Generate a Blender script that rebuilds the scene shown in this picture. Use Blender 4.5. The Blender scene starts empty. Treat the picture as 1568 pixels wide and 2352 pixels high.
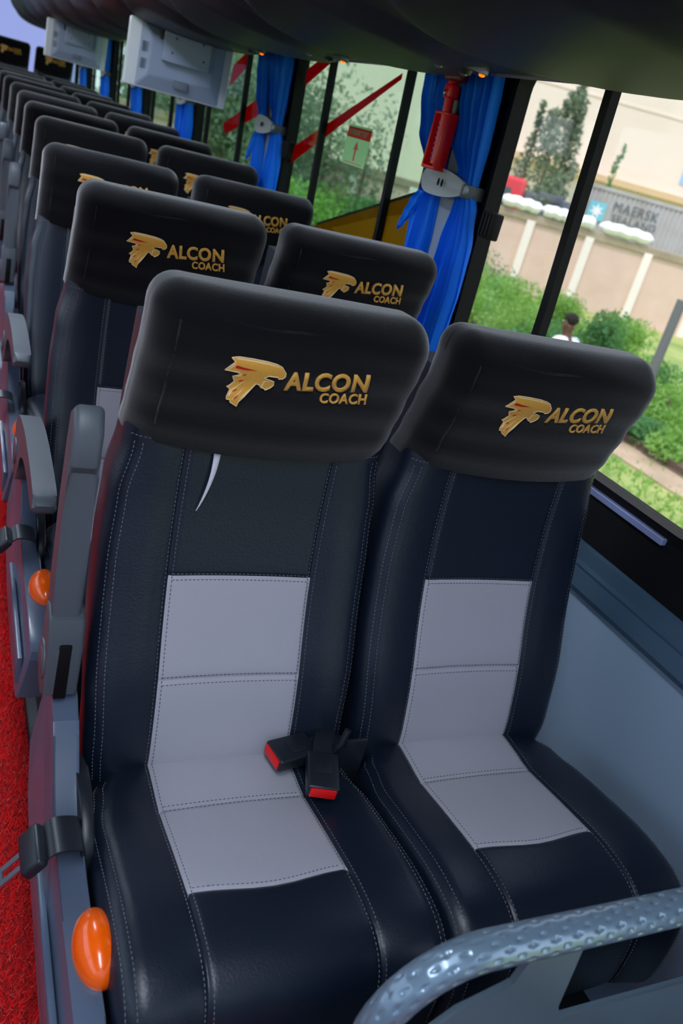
import bpy, bmesh, math, random
from math import sin, cos, pi, sqrt, radians
from mathutils import Vector, Matrix
from mathutils.geometry import tessellate_polygon
random.seed(7)
sc = bpy.context.scene
col = sc.collection

# ------------------------------------------------------------------ camera
cam_d = bpy.data.cameras.new('camera'); cam = bpy.data.objects.new('camera', cam_d); col.objects.link(cam)
cam_d.sensor_fit = 'VERTICAL'; cam_d.sensor_height = 36; cam_d.sensor_width = 24; cam_d.lens = 29.38
r = Vector((0.89468528, -0.37151746, 0.24801821)); u = Vector((-0.05004447, 0.46836733, 0.88211541)); f = Vector((0.44388491, 0.80162761, -0.40044896))
C = Vector((-0.45152922, -0.98684077, 1.43855081))
cam.matrix_world = Matrix(((r.x, u.x, -f.x, C.x), (r.y, u.y, -f.y, C.y), (r.z, u.z, -f.z, C.z), (0, 0, 0, 1)))
cam_d.clip_start = .05; cam_d.clip_end = 300
cam_d.dof.use_dof = True; cam_d.dof.focus_distance = 1.45; cam_d.dof.aperture_fstop = 5.0
sc.camera = cam

# ------------------------------------------------------------------ world, sun, exposure
w = bpy.data.worlds.new('sky'); sc.world = w; w.use_nodes = True
nt = w.node_tree; nt.nodes.clear()
wo = nt.nodes.new('ShaderNodeOutputWorld'); bg = nt.nodes.new('ShaderNodeBackground')
tc = nt.nodes.new('ShaderNodeTexCoord'); sep = nt.nodes.new('ShaderNodeSeparateXYZ'); rmp = nt.nodes.new('ShaderNodeValToRGB')
nt.links.new(tc.outputs['Generated'], sep.inputs[0]); nt.links.new(sep.outputs['Z'], rmp.inputs[0])
rmp.color_ramp.elements[0].position = 0.0; rmp.color_ramp.elements[0].color = (.86, .92, 1, 1)
rmp.color_ramp.elements[1].position = .6; rmp.color_ramp.elements[1].color = (.62, .80, 1, 1)
nt.links.new(rmp.outputs[0], bg.inputs[0]); bg.inputs[1].default_value = 2.1
nt.links.new(bg.outputs[0], wo.inputs[0])
sun_d = bpy.data.lights.new('sun', 'SUN'); sun = bpy.data.objects.new('sun', sun_d); col.objects.link(sun)
sun_d.energy = 3.6; sun_d.angle = radians(12); sun_d.color = (1, .96, .90)
sun.rotation_euler = Vector((.45, .28, -1.0)).to_track_quat('-Z', 'Y').to_euler()
sc.view_settings.view_transform = 'Standard'; sc.view_settings.look = 'None'
sc.view_settings.gamma = 1; sc.view_settings.exposure = 0.45; sc.view_settings.use_curve_mapping = False

# ------------------------------------------------------------------ helpers
def srgb(r, g, b):
    f = lambda c: (c/255/12.92) if c/255 <= .04045 else ((c/255+.055)/1.055)**2.4
    return (f(r), f(g), f(b), 1)
MATS = {}
def mat(name, c, rough=.5, metal=0, noise=None, bump=None, var=None, spec=.5, emit=None, trans=None, coat=0, sheen=0, stretch=(1, 1, 1)):
    """principled material; bump=(scale,strength) noise bump; var=(scale,colour2,amount)"""
    m = bpy.data.materials.new(name); m.use_nodes = True; MATS[name] = m
    n = m.node_tree.nodes; l = m.node_tree.links; p = n['Principled BSDF']
    p.inputs['Base Color'].default_value = c; p.inputs['Roughness'].default_value = rough
    p.inputs['Metallic'].default_value = metal; p.inputs['Specular IOR Level'].default_value = spec
    p.inputs['Coat Weight'].default_value = coat
    if sheen: p.inputs['Sheen Weight'].default_value = sheen; p.inputs['Sheen Roughness'].default_value = .4
    if bump or var:
        t = n.new('ShaderNodeTexCoord'); mp = n.new('ShaderNodeMapping'); mp.inputs['Scale'].default_value = stretch
        l.new(t.outputs['Object'], mp.inputs[0])
    if bump:
        nz = n.new('ShaderNodeTexNoise'); nz.inputs['Scale'].default_value = bump[0]; nz.inputs['Detail'].default_value = 4
        b = n.new('ShaderNodeBump'); b.inputs['Strength'].default_value = bump[1]; b.inputs['Distance'].default_value = bump[2] if len(bump) > 2 else .002
        l.new(mp.outputs[0], nz.inputs[0]); l.new(nz.outputs[0], b.inputs['Height']); l.new(b.outputs[0], p.inputs['Normal'])
    if var:
        nz = n.new('ShaderNodeTexNoise'); nz.inputs['Scale'].default_value = var[0]; nz.inputs['Detail'].default_value = 5
        cr = n.new('ShaderNodeValToRGB'); cr.color_ramp.elements[0].position = .5-var[2]; cr.color_ramp.elements[1].position = .5+var[2]
        cr.color_ramp.elements[0].color = c; cr.color_ramp.elements[1].color = var[1]
        l.new(mp.outputs[0], nz.inputs[0]); l.new(nz.outputs[0], cr.inputs[0]); l.new(cr.outputs[0], p.inputs['Base Color'])
    if emit: p.inputs['Emission Color'].default_value = emit[0]; p.inputs['Emission Strength'].default_value = emit[1]
    if trans:   # thin cloth / leaves letting light through
        tr = n.new('ShaderNodeBsdfTranslucent'); tr.inputs[0].default_value = trans[0]
        mx = n.new('ShaderNodeMixShader'); mx.inputs[0].default_value = trans[1]
        l.new(p.outputs[0], mx.inputs[1]); l.new(tr.outputs[0], mx.inputs[2]); l.new(mx.outputs[0], n['Material Output'].inputs[0])
    return m
def glass(name, tint, refl=.06):
    m = bpy.data.materials.new(name); m.use_nodes = True; MATS[name] = m
    n = m.node_tree.nodes; l = m.node_tree.links; n.remove(n['Principled BSDF'])
    t = n.new('ShaderNodeBsdfTransparent'); t.inputs[0].default_value = tint
    g = n.new('ShaderNodeBsdfGlossy'); g.inputs['Roughness'].default_value = .02; g.inputs[0].default_value = (.9, .95, 1, 1)
    lw = n.new('ShaderNodeLayerWeight'); lw.inputs[0].default_value = .25
    mm = n.new('ShaderNodeMath'); mm.operation = 'MULTIPLY'; mm.inputs[1].default_value = .08
    l.new(lw.outputs['Fresnel'], mm.inputs[0])
    x = n.new('ShaderNodeMixShader'); l.new(mm.outputs[0], x.inputs[0]); l.new(t.outputs[0], x.inputs[1]); l.new(g.outputs[0], x.inputs[2])
    l.new(x.outputs[0], n['Material Output'].inputs[0]); return m

leather = mat('dark_leather', srgb(16, 25, 40), .38, bump=(260, .22), spec=.5)
leather_grey = mat('grey_leather', srgb(168, 165, 174), .5, bump=(220, .2), spec=.35)
cover = mat('stretch_fabric', srgb(15, 14, 18), 1, bump=(700, .3, .002), sheen=.5, spec=.08, stretch=(.25, 1, 3))
thread = mat('grey_thread', srgb(96, 100, 110), .8)
gold = mat('gold_thread', srgb(222, 164, 62), .5, bump=(600, .5), sheen=.3)
gold_pale = mat('pale_gold_thread', srgb(240, 214, 170), .5, bump=(600, .5))
red_thread = mat('red_thread', srgb(190, 20, 10), .6)
white_cloth = mat('white_cloth', srgb(205, 205, 215), .8)
plastic = mat('grey_plastic', srgb(74, 80, 88), .42, bump=(500, .12), spec=.45)
panel_pl = mat('satin_grey_plastic', srgb(80, 92, 112), .26, bump=(400, .05), spec=.6)
black = mat('black_plastic', srgb(24, 29, 38), .4)
rubber = mat('black_rubber', srgb(9, 9, 11), .6, spec=.2)
orange = mat('orange_plastic', srgb(255, 96, 0), .22, coat=.5)
red_pl = mat('red_plastic', srgb(232, 18, 20), .3)
metal = mat('steel', srgb(150, 158, 168), .3, metal=.9)
carpet = mat('red_carpet', srgb(215, 4, 10), .95, var=(60, srgb(180, 0, 4), .2), bump=(150, 1, .02))
pile = mat('red_pile', srgb(242, 4, 10), .9, sheen=.3)
wall_pl = mat('wall_laminate', srgb(138, 158, 178), .38, bump=(12, .1, .004))
ledge_m = mat('ledge_laminate', srgb(62, 84, 104), .35)
trimblack = mat('black_trim', srgb(9, 10, 12), .6, spec=.2)
lilac = mat('satin_aluminium', srgb(150, 160, 205), .3, metal=.3)
rack_m = mat('rack_laminate', srgb(38, 42, 58), .5, spec=.3, bump=(60, .05))
vinyl = mat('rack_vinyl', srgb(46, 50, 60), .3, bump=(160, .1))
rear_m = mat('rear_panel', srgb(150, 162, 214), .6)
mon = mat('monitor_plastic', srgb(158, 170, 198), .4)
mon_l = mat('monitor_lit_edge', srgb(228, 232, 240), .35)  # monitor plastic made paler, side light put into the bezel colour
curt = mat('blue_curtain', srgb(0, 146, 250), .6, trans=(srgb(0, 160, 255), .5), bump=(40, .2, .01), stretch=(1, 1, .2))
clip_m = mat('clip_plastic', srgb(150, 158, 164), .45)
pil = mat('pillar_trim', srgb(118, 132, 152), .5)
rail_m = mat('rail_coating', srgb(112, 132, 150), .28, metal=.35, coat=.3)
railp = mat('partition_laminate', srgb(84, 100, 112), .35)
glass_m = glass('tinted_glass', (.74, .72, .735, 1))
glass_g = glass('green_tinted_glass', (.52, .60, .57, 1))
stk_g = mat('sticker_green', srgb(205, 232, 200), .5, trans=(srgb(215, 240, 205), .6))
stk_r = mat('sticker_red', srgb(215, 40, 35), .5, trans=(srgb(230, 50, 40), .5))
dec_r = mat('red_vinyl', srgb(205, 0, 22), .4, trans=(srgb(255, 0, 30), .5))
dec_y = mat('yellow_vinyl', srgb(200, 150, 10), .5, trans=(srgb(215, 160, 0), .5))
dec_w = mat('grey_vinyl', srgb(120, 120, 110), .5)

def link(name, me, m=None, parent=None, mats=None):
    o = bpy.data.objects.new(name, me); col.objects.link(o)
    for mm in (mats or ([m] if m else [])): me.materials.append(mm)
    if parent: o.parent = parent
    return o
def tag(o, label=None, cat=None, group=None, kind=None):
    if label: o['label'] = label
    if cat: o['category'] = cat
    if group: o['group'] = group
    if kind: o['kind'] = kind
    return o
def empty(name, loc=(0, 0, 0), rz=0):
    o = bpy.data.objects.new(name, None); col.objects.link(o); o.location = loc; o.rotation_euler = (0, 0, rz); o.empty_display_size = .1
    return o
def from_bm(name, bm, m, parent=None, smooth=True, kind=None, ang=40):
    me = bpy.data.meshes.new(name); bmesh.ops.recalc_face_normals(bm, faces=bm.faces); bm.to_mesh(me); bm.free()
    if smooth:
        me.polygons.foreach_set('use_smooth', [True]*len(me.polygons))
        me.set_sharp_from_angle(angle=radians(ang))
    o = link(name, me, m, parent)
    if kind: o['kind'] = kind
    return o
def box(bm, x0, x1, y0, y1, z0, z1, bev=0, seg=2, mtx=None):
    v = [bm.verts.new((x, y, z)) for x in (x0, x1) for y in (y0, y1) for z in (z0, z1)]
    fs = [bm.faces.new([v[i] for i in q]) for q in ((0, 1, 3, 2), (4, 6, 7, 5), (0, 4, 5, 1), (2, 3, 7, 6), (0, 2, 6, 4), (1, 5, 7, 3))]
    vs = v
    if bev:
        es = list({e for fa in fs for e in fa.edges})
        rr = bmesh.ops.bevel(bm, geom=es, offset=bev, segments=seg, profile=.5, affect='EDGES')
        vs = list({vv for fa in rr['faces'] for vv in fa.verts} | {vv for vv in v if vv.is_valid})
    if mtx is not None: bmesh.ops.transform(bm, matrix=mtx, verts=[q for q in vs if q.is_valid])
    return vs
def prism(bm, poly, a0, a1, axis='x', bev=0, seg=2, mtx=None):
    """poly in the two other axes, in order (y,z) for x, (x,z) for y, (x,y) for z"""
    def P(a, p):
        return {'x': (a, p[0], p[1]), 'y': (p[0], a, p[1]), 'z': (p[0], p[1], a)}[axis]
    A = [bm.verts.new(P(a0, p)) for p in poly]; B = [bm.verts.new(P(a1, p)) for p in poly]
    n = len(poly); fs = [bm.faces.new(A), bm.faces.new(B[::-1])]
    for i in range(n): fs.append(bm.faces.new((A[i], B[i], B[(i+1) % n], A[(i+1) % n])))
    vs = A+B
    if bev:
        es = list(set(fs[0].edges) | set(fs[1].edges))
        rr = bmesh.ops.bevel(bm, geom=es, offset=bev, segments=seg, profile=.5, affect='EDGES')
        vs = list({vv for fa in rr['faces'] for vv in fa.verts} | {vv for vv in vs if vv.is_valid})
    if mtx is not None: bmesh.ops.transform(bm, matrix=mtx, verts=[q for q in vs if q.is_valid])
    return vs
def tube(bm, pts, rad, seg=12, cap=True, flat=None):
    pts = [Vector(p) for p in pts]; rings = []
    n = len(pts); up = None
    for i, p in enumerate(pts):
        t = (pts[min(i+1, n-1)]-pts[max(i-1, 0)]).normalized()
        if up is None:
            up = Vector((0, 0, 1)) if abs(t.z) < .9 else Vector((1, 0, 0))
        s = t.cross(up).normalized(); up = s.cross(t).normalized()
        rr = rad[i] if isinstance(rad, (list, tuple)) else rad
        k = flat or 1
        rings.append([bm.verts.new(p+s*cos(2*pi*j/seg)*rr+up*sin(2*pi*j/seg)*rr*k) for j in range(seg)])
    for a, b in zip(rings, rings[1:]):
        for j in range(seg): bm.faces.new((a[j], a[(j+1) % seg], b[(j+1) % seg], b[j]))
    if cap: bm.faces.new(rings[0][::-1]); bm.faces.new(rings[-1])
def crom(pts, n):
    """catmull-rom through pts (tuples), n samples per span"""
    P = [Vector(p) for p in pts]; P = [P[0]*2-P[1]]+P+[P[-1]*2-P[-2]]; out = []
    for i in range(1, len(P)-2):
        for k in range(n):
            t = k/n; a, b, c, d = P[i-1], P[i], P[i+1], P[i+2]
            out.append(.5*((2*b)+(c-a)*t+(2*a-5*b+4*c-d)*t*t+(3*b-a-3*c+d)*t*t*t))
    out.append(P[-2]); return out
def interp(tab, x):
    if x <= tab[0][0]: return tab[0][1]
    for (a, b), (c, d) in zip(tab, tab[1:]):
        if x <= c:
            t = (x-a)/(c-a); t = t*t*(3-2*t); return b+(d-b)*t
    return tab[-1][1]
def sstep(a, b, x):
    t = max(0, min(1, (x-a)/(b-a))); return t*t*(3-2*t)
def gauss(x, s): return math.exp(-(x/s)**2)
def sphere(bm, c, rad, seg=20, rings=12, zmin=None):
    m = Matrix.Translation(c) @ Matrix.Diagonal((*(rad if isinstance(rad, tuple) else (rad,)*3), 1))
    return bmesh.ops.create_uvsphere(bm, u_segments=seg, v_segments=rings, radius=1, matrix=m)['verts']

# ================================================================== SETTING: the coach body
ROOFZ = 2.05
def struct(name, bm, m, smooth=False): return from_bm(name, bm, m, None, smooth, 'structure')
bm = bmesh.new(); box(bm, -1.75, .86, -1.9, 10.2, -.04, 0); struct('floor', bm, carpet)
bm = bmesh.new(); box(bm, -1.75, .86, -1.9, 10.2, ROOFZ, ROOFZ+.05); struct('ceiling', bm, mat('ceiling_fabric', srgb(176, 184, 200), .8))
bm = bmesh.new(); box(bm, -.19, .80, -1.2, 8.94, 0, .012); struct('trim_16', bm, mat('vinyl_floor', srgb(26, 28, 33), .7))
# wall: lower laminate + stepped ledge + black band, window plane leaning in above
LEAN = -.056
def wx(z): return .8 if z < 1.13 else .8+LEAN*(z-1.13)
bm = bmesh.new()
prism(bm, [(.80, 0), (.80, .705), (.86, .705), (.86, 0)], -1.2, 10.2, 'y')
struct('wall_right', bm, wall_pl)
bm = bmesh.new()
prism(bm, [(.80, .700), (.778, .707), (.772, .72), (.778, .758), (.776, .764), (.784, .770), (.786, .800), (.795, .806), (.86, .806), (.86, .700)], -1.2, 10.2, 'y', bev=.002)
struct('trim_1', bm, ledge_m)
bm = bmesh.new(); prism(bm, [(.792, .806), (.800, .925), (.86, .925), (.86, .806)], -1.2, 10.2, 'y'); struct('trim_2', bm, trimblack)
bm = bmesh.new()
for a, b in ((-1.2, -.07), (.02, 9.9)): box(bm, .784, .798, a, b, .902, .916, .002)
struct('trim_3', bm, lilac)
# rear wall
bm = bmesh.new()
for a in ((-1.75, .86, -.04, 1.15), (-1.75, .86, 1.95, ROOFZ), (-1.75, -1.45, 1.15, 1.95), (.62, .86, 1.15, 1.95)): box(bm, a[0], a[1], 10.2, 10.25, a[2], a[3])
struct('wall_rear', bm, rear_m)
bm = bmesh.new(); box(bm, -1.45, .62, 10.215, 10.222, 1.15, 1.95); struct('window_8', bm, glass('lilac_rear_glass', (.36, .385, .52, 1)))
bm = bmesh.new(); box(bm, -1.75, .86, -1.95, -1.9, -.04, .95); struct('wall_front', bm, wall_pl)
bm = bmesh.new(); box(bm, -1.75, .86, -1.95, -1.9, 1.72, ROOFZ); struct('wall_front_header', bm, wall_pl).name = 'trim_15'
bm = bmesh.new(); box(bm, -1.75, .80, -1.93, -1.925, .95, 1.72); struct('window_9', bm, glass('windscreen_glass', (.54, .56, .60, 1)))
bm = bmesh.new(); box(bm, -1.78, -1.774, -1.9, 10.2, .92, 1.70); struct('window_10', bm, glass('left_glass', (.82, .84, .86, 1)))
# left side: wall under windows, posts, rack
bm = bmesh.new()
box(bm, -1.80, -1.75, -1.9, 10.2, -.04, .92)
for y in [-1.9+1.5*k for k in range(9)]: box(bm, -1.80, -1.75, y, y+.09, .92, 1.68)
struct('wall_left', bm, wall_pl)
# window band: pillars (inner trim) and black frames
PILL = [-.12, 1.10, 2.68, 4.24, 5.80, 7.36, 8.92]
def leanbox(bm, y0, y1, z0, z1, xin, xout, bev=0):
    """box that follows the leaning window plane; xin/xout are offsets from it (towards the aisle negative)"""
    n = 6; zs = [z0+(z1-z0)*i/n for i in range(n+1)]
    rows = [[bm.verts.new((wx(z)+xo, y, z)) for xo, y in ((xin, y0), (xin, y1), (xout, y1), (xout, y0))] for z in zs]
    for a, b in zip(rows, rows[1:]):
        for j in range(4): bm.faces.new((a[j], a[(j+1) % 4], b[(j+1) % 4], b[j]))
    bm.faces.new(rows[0][::-1]); bm.faces.new(rows[-1])
k = 0
for y in PILL:
    k += 1
    bm = bmesh.new()
    if y < 0: leanbox(bm, -1.2, y+.05, .925, 1.70, -.005, .05)
    else:
        leanbox(bm, y-.15, y+.20, .925, 1.70, .0, .04)
    o = struct('wall_right_pillar_%d' % k, bm, trimblack); o.name = 'trim_%d' % (k+3)
    if y > 0:
        bm = bmesh.new(); leanbox(bm, y-.045, y+.040, .925, 1.70, -.030, .0); o2 = from_bm('pillar_cover', bm, pil, o, False)
        o2['label'] = 'grey inner pillar cover'
bounds = []
for a, b in zip(PILL, PILL[1:]): bounds.append((a+(.05 if a < 0 else .20), b-.15))
bounds.append((PILL[-1]+.2, 9.85))
MULL = {0: [.60], 1: [1.545, 2.185], 2: [3.24, 3.88], 3: [4.80, 5.40], 4: [6.4, 6.9], 5: [7.9, 8.4], 6: [9.4]}
for i, (a, b) in enumerate(bounds):
    root = empty('window_%d' % (i+1), (.8, (a+b)/2, .93)); root['kind'] = 'structure'
    inv = Matrix.Translation(-root.location)
    bm = bmesh.new()  # frame with rounded corners: a ring of rubber
    R0 = .07; z0, z1 = .925, 1.70
    def ring(a, b, z0, z1, R):
        out = []
        for (cy, cz, s) in ((b-R, z1-R, 0), (a+R, z1-R, 1), (a+R, z0+R, 2), (b-R, z0+R, 3)):
            for q in range(7):
                an = pi/2*(s+q/6); out.append((cy+R*cos(an), cz+R*sin(an)))
        return out
    ro = ring(a-.012, b+.012, z0-.012, z1, .02); ri = ring(a+.012, b-.012, z0+.008, z1-.01, .055)
    L = []
    for rg, xo in ((ro, -.004), (ri, -.008), (ri, .035), (ro, .035)):
        L.append([bm.verts.new((wx(z)+xo, y, z)) for y, z in rg])
    for p, q in zip(L, L[1:]+L[:1]):
        for j in range(28): bm.faces.new((p[j], p[(j+1) % 28], q[(j+1) % 28], q[j]))
    bmesh.ops.transform(bm, matrix=inv, verts=bm.verts)
    from_bm('window_frame', bm, rubber, root, True)
    bm = bmesh.new(); zz = [.93+(1.70-.93)*t/8 for t in range(9)]
    g = [[bm.verts.new((wx(z)+xo, y, z)) for y in (a, b)] for xo in (.018, .022) for z in (zz if xo == .018 else zz[::-1])]
    for p, q in zip(g, g[1:]+g[:1]): bm.faces.new((p[0], p[1], q[1], q[0]))
    bmesh.ops.transform(bm, matrix=inv, verts=bm.verts)
    from_bm('pane', bm, glass_m if i == 0 else glass_g, root, False)
    for y in MULL[i]:
        bm = bmesh.new(); w_ = .013 if i == 0 else .011
        leanbox(bm, y-w_, y+w_, .925, 1.70, -.005, .018); bmesh.ops.transform(bm, matrix=inv, verts=bm.verts)
        from_bm('mullion', bm, rubber, root, False)
# luggage rack (right side), profile in x,z
RACK = [(.775, 1.705), (.772, 1.672), (.735, 1.660), (.70, 1.654), (.60, 1.648), (.45, 1.645), (.33, 1.650), (.22, 1.668), (.13, 1.705), (.07, 1.765), (.045, 1.84), (.06, 1.93), (.09, 2.06)]
def rack(name, sgn, off, y0, y1, mm):
    bm = bmesh.new(); pr = crom([(a, b, 0) for a, b in RACK], 8)
    ys = [y0+(y1-y0)*i/620 for i in range(621)]
    rows = []
    for y in ys:
        row = []
        for p in pr:
            x, z = p.x, p.y
            # the shallow bulge of the service channel every seat row
            t = ((y+.18) % .824)/.824
            e_ = 1-((x-.37)/.31)**2-((t-.5)/.47)**2*(1+.5*(x-.3))
            bulge = .021*sstep(0, .42, e_)+.006*sstep(0, .05, e_)
            row.append(bm.verts.new((sgn*x+off, y, z-bulge)))
        rows.append(row)
    for a, b in zip(rows, rows[1:]):
        for j in range(len(a)-1): bm.faces.new((a[j], a[j+1], b[j+1], b[j]))
    for rw in (rows[0], rows[-1]):
        t1 = bm.verts.new((sgn*.86+off, rw[0].co.y, 2.06)); t2 = bm.verts.new((sgn*.86+off, rw[0].co.y, 1.705)); bm.faces.new(rw+[t1, t2])
    return struct(name, bm, mm, True)
rack('trim_11', 1, 0, -1.6, 9.6, rack_m)
rack('trim_12', -1, -.95, -1.6, 9.6, rack_m)
bm = bmesh.new()   # outer wall above windows
for x0, x1 in ((.77, .86), (-1.80, -1.72)): box(bm, x0, x1, -1.9, 10.2, 1.70, ROOFZ)
o = struct('wall_right_header', bm, rack_m); o.name = 'wall_upper'
bm = bmesh.new()   # light trim strip along the rack foot
prism(bm, [(.777, 1.672), (.766, 1.663), (.716, 1.649), (.712, 1.662), (.77, 1.69)], -1.5, 9.8, 'y', bev=.002); struct('trim_13', bm, mat('rack_foot', srgb(150, 152, 168), .4), True)
# curved vinyl rib of the rack every row + reading unit
def service_unit(y, label):
    t = empty('reading_light_unit', (.535, y, 1.634)); tag(t, label, 'ceiling light', 'reading light units under the luggage rack')
    bm = bmesh.new(); m = Matrix.Translation((0, 0, 0))
    pts = []
    for q in range(24):
        an = 2*pi*q/24; pts.append((.07*cos(an), .055*sin(an)+.10*(.25*cos(an))))
    prism(bm, [(p[0]*1.25, p[1]*.7) for p in pts], -.006, .012, 'z', bev=.004, seg=3); from_bm('housing', bm, vinyl, t)
    for dx, dy in ((-.045, 0), (.02, .0)):
        bm = bmesh.new(); bmesh.ops.create_cone(bm, segments=20, radius1=.014, radius2=.018, depth=.012, cap_ends=True, matrix=Matrix.Translation((dx, dy, -.010)))
        n = from_bm('air_nozzle', bm, black, t)
        bm = bmesh.new(); sphere(bm, (dx, dy, -.015), (.009, .009, .005), 12, 8); from_bm('nozzle_core', bm, metal, n)
    bm = bmesh.new(); sphere(bm, (.062, -.004, -.007), (.008, .006, .004), 12, 8)
    d = from_bm('indicator', bm, mat('indicator_orange', srgb(255, 120, 0), .3, emit=(srgb(255, 120, 20), 1.0)) if 'indicator_orange' not in MATS else MATS['indicator_orange'], t)
    d['label'] = 'small orange indicator light'
    return t
ord_ = ['above the nearest window seat', 'over the second seat row', 'over the third seat row', 'behind the nearest monitor mount', 'over the fifth seat row', 'over the sixth seat row']
for i in range(6): service_unit(.01+.824*(i), 'dark reading light and air nozzle unit under the luggage rack ' + ord_[i])

# ================================================================== SEATS
HW = .222
BACK = [(.40, .012), (.48, .002), (.55, .014), (.62, .0335), (.70, .062), (.779, .085), (.88, .104), (.97, .112), (1.05, .114), (1.15, .114)]
def lin(tab, x):
    P = crom([(a, b, 0) for a, b in tab], 6)
    for p, q in zip(P, P[1:]):
        if p.x <= x <= q.x: return p.y+(q.y-p.y)*(x-p.x)/max(1e-9, q.x-p.x)
    return tab[0][1] if x < tab[0][0] else tab[-1][1]
PW = .1185
SEAMX = PW
def backF(x, z):
    """front surface depth of the backrest"""
    ax = abs(x)
    y = lin(BACK, z)
    y -= .008*sstep(.118, .165, ax)*(1-.5*sstep(.75, .95, z))
    y += .004*(1-(min(ax, .118)/.118)**2)*sstep(.45, .55, z)-.004
    y += .0032*gauss(ax-SEAMX, .0035)
    if ax < .118: y += .003*(gauss(z-.62, .004)+gauss(z-.779, .0035))
    e = ax-(HWb(z)-RB)
    if e > 0: y += RB-sqrt(max(0, RB**2-min(e, RB)**2))
    return y
RB = .036
def HWb(z): return interp([(.42, .212), (.52, .220), (.65, .226), (.80, .225), (.90, .220), (.98, .2075), (1.2, .203)], z)
def cols_back():
    xs = [0, .03, .06, .085, .105, .111, .1145, .1165, .1185, .1205, .1225, .126, .132, .142, .155, .168]
    return xs
rowsz = sorted(set([.40+.0125*i for i in range(61)]+[.613, .616, .618, .620, .622, .624, .627, .773, .776, .7775, .779, .7805, .782, .785]))
def build_back(parent):
    xs = cols_back()
    dark = bmesh.new(); light = bmesh.new()
    full = [-x for x in xs[::-1]][:-1]+xs
    # side columns as fractions of the rounding
    side = [.0, .25, .45, .62, .76, .87, .94, .98, 1.0]
    # keep the same column count: choose columns by filter on the narrowest row
    base_min = min(HWb(z) for z in rowsz)-RB
    def rowpts2(z):
        hw = HWb(z); base = hw-RB
        L = [-(base+RB*s) for s in side][::-1]; Rr = [base+RB*s for s in side]
        mid = [x for x in full if abs(x) < base_min-.004]
        P = [(x, backF(x, z)) for x in L+mid+Rr]
        yb = lin(BACK, z)+.105; y1 = backF(hw, z)
        for t in (.35, .7, .92): P.append((hw-.006*t*t, y1+(yb-y1)*t*.95))
        P += [(hw-.03, yb), (.08, yb+.004), (-.08, yb+.004), (-hw+.03, yb)]
        for t in (.92, .7, .35): P.append((-hw+.006*t*t, y1+(yb-y1)*t*.95))
        return P
    grid = [rowpts2(z) for z in rowsz]
    n = len(grid[0])
    vd = [[None]*n for _ in grid]; vl = [[None]*n for _ in grid]
    def V(store, bmx, i, j):
        if store[i][j] is None:
            x, y = grid[i][j]; store[i][j] = bmx.verts.new((x, y, rowsz[i]))
        return store[i][j]
    for i in range(len(grid)-1):
        for j in range(n):
            k2 = (j+1) % n
            xa, xb = grid[i][j][0], grid[i][k2][0]; ya = grid[i][j][1]
            zc = (rowsz[i]+rowsz[i+1])/2
            isl = j < n-11 and abs((xa+xb)/2) < PW and zc < .779 and zc > .43 and ya < .17
            st, bb = (vl, light) if isl else (vd, dark)
            bb.faces.new((V(st, bb, i, j), V(st, bb, i, k2), V(st, bb, i+1, k2), V(st, bb, i+1, j)))
    dark.faces.new([v for v in vd[-1] if v])
    a = from_bm('backrest', dark, leather, parent, True, ang=75)
    b = from_bm('grey_panel', light, leather_grey, a, True, ang=75); b['label'] = 'light grey leather panel down the middle of the backrest'
    return a
def dash(bm, pts, nrm, wd=.00085, L=.0045, gap=.0022, h=.0010):
    """a stitched line: little raised dashes along a polyline"""
    pts = [Vector(p) for p in pts]; s = 0; pos = 0
    segs = [(a, b, (b-a).length) for a, b in zip(pts, pts[1:])]
    tot = sum(q[2] for q in segs); t = 0
    def at(t):
        for a, b, l in segs:
            if t <= l: return a+(b-a)*(t/l if l else 0), (b-a).normalized()
            t -= l
        return segs[-1][1], (segs[-1][1]-segs[-1][0]).normalized()
    while t+L < tot:
        p, d = at(t); q, d2 = at(t+L); nn = nrm(p); s_ = d.cross(nn).normalized()*wd
        m_ = (p+q)/2+nn*h
        vs = [bm.verts.new(v) for v in (p-s_*.4, p+s_*.4, m_+s_, q+s_*.4, q-s_*.4, m_-s_)]
        bm.faces.new(vs)
        t += L+gap
BN = Vector((0, -1, .12)).normalized()
def back_stitch(parent, fine=True):
    bm = bmesh.new()
    zt = .995
    for sx in (-1, 1):
        for dx in (-.0055, .0055):
            zs = [.44+i*(zt-.44)/70 for i in range(71)]
            if dx*sx*sx < 0 and False: continue
            dash(bm, [(sx*(SEAMX+dx), backF(SEAMX+dx, z)-.0006, z) for z in zs], lambda p: BN)
        for dx in (.0, .011):
            zs = [.46+i*(.99-.46)/70 for i in range(71)]
            P = []
            for z in zs:
                xx = HWb(z)-.024+dx
                P.append((sx*xx, backF(xx, z)-.0008, z))
            dash(bm, P, lambda p, s=sx: Vector((s*.5, -1, 0)).normalized())
    for z in (.7835, .774, .626, .614, .993):
        lim = .113 if z < .9 else .20
        dash(bm, [(-lim+i*lim*2/40, backF(-lim+i*lim*2/40, z-.004*0)-.0006, z) for i in range(41)], lambda p: BN)
    o = from_bm('stitching', bm, thread, parent, False); o['label'] = 'pale double stitching along the backrest seams'
    return o
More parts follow.
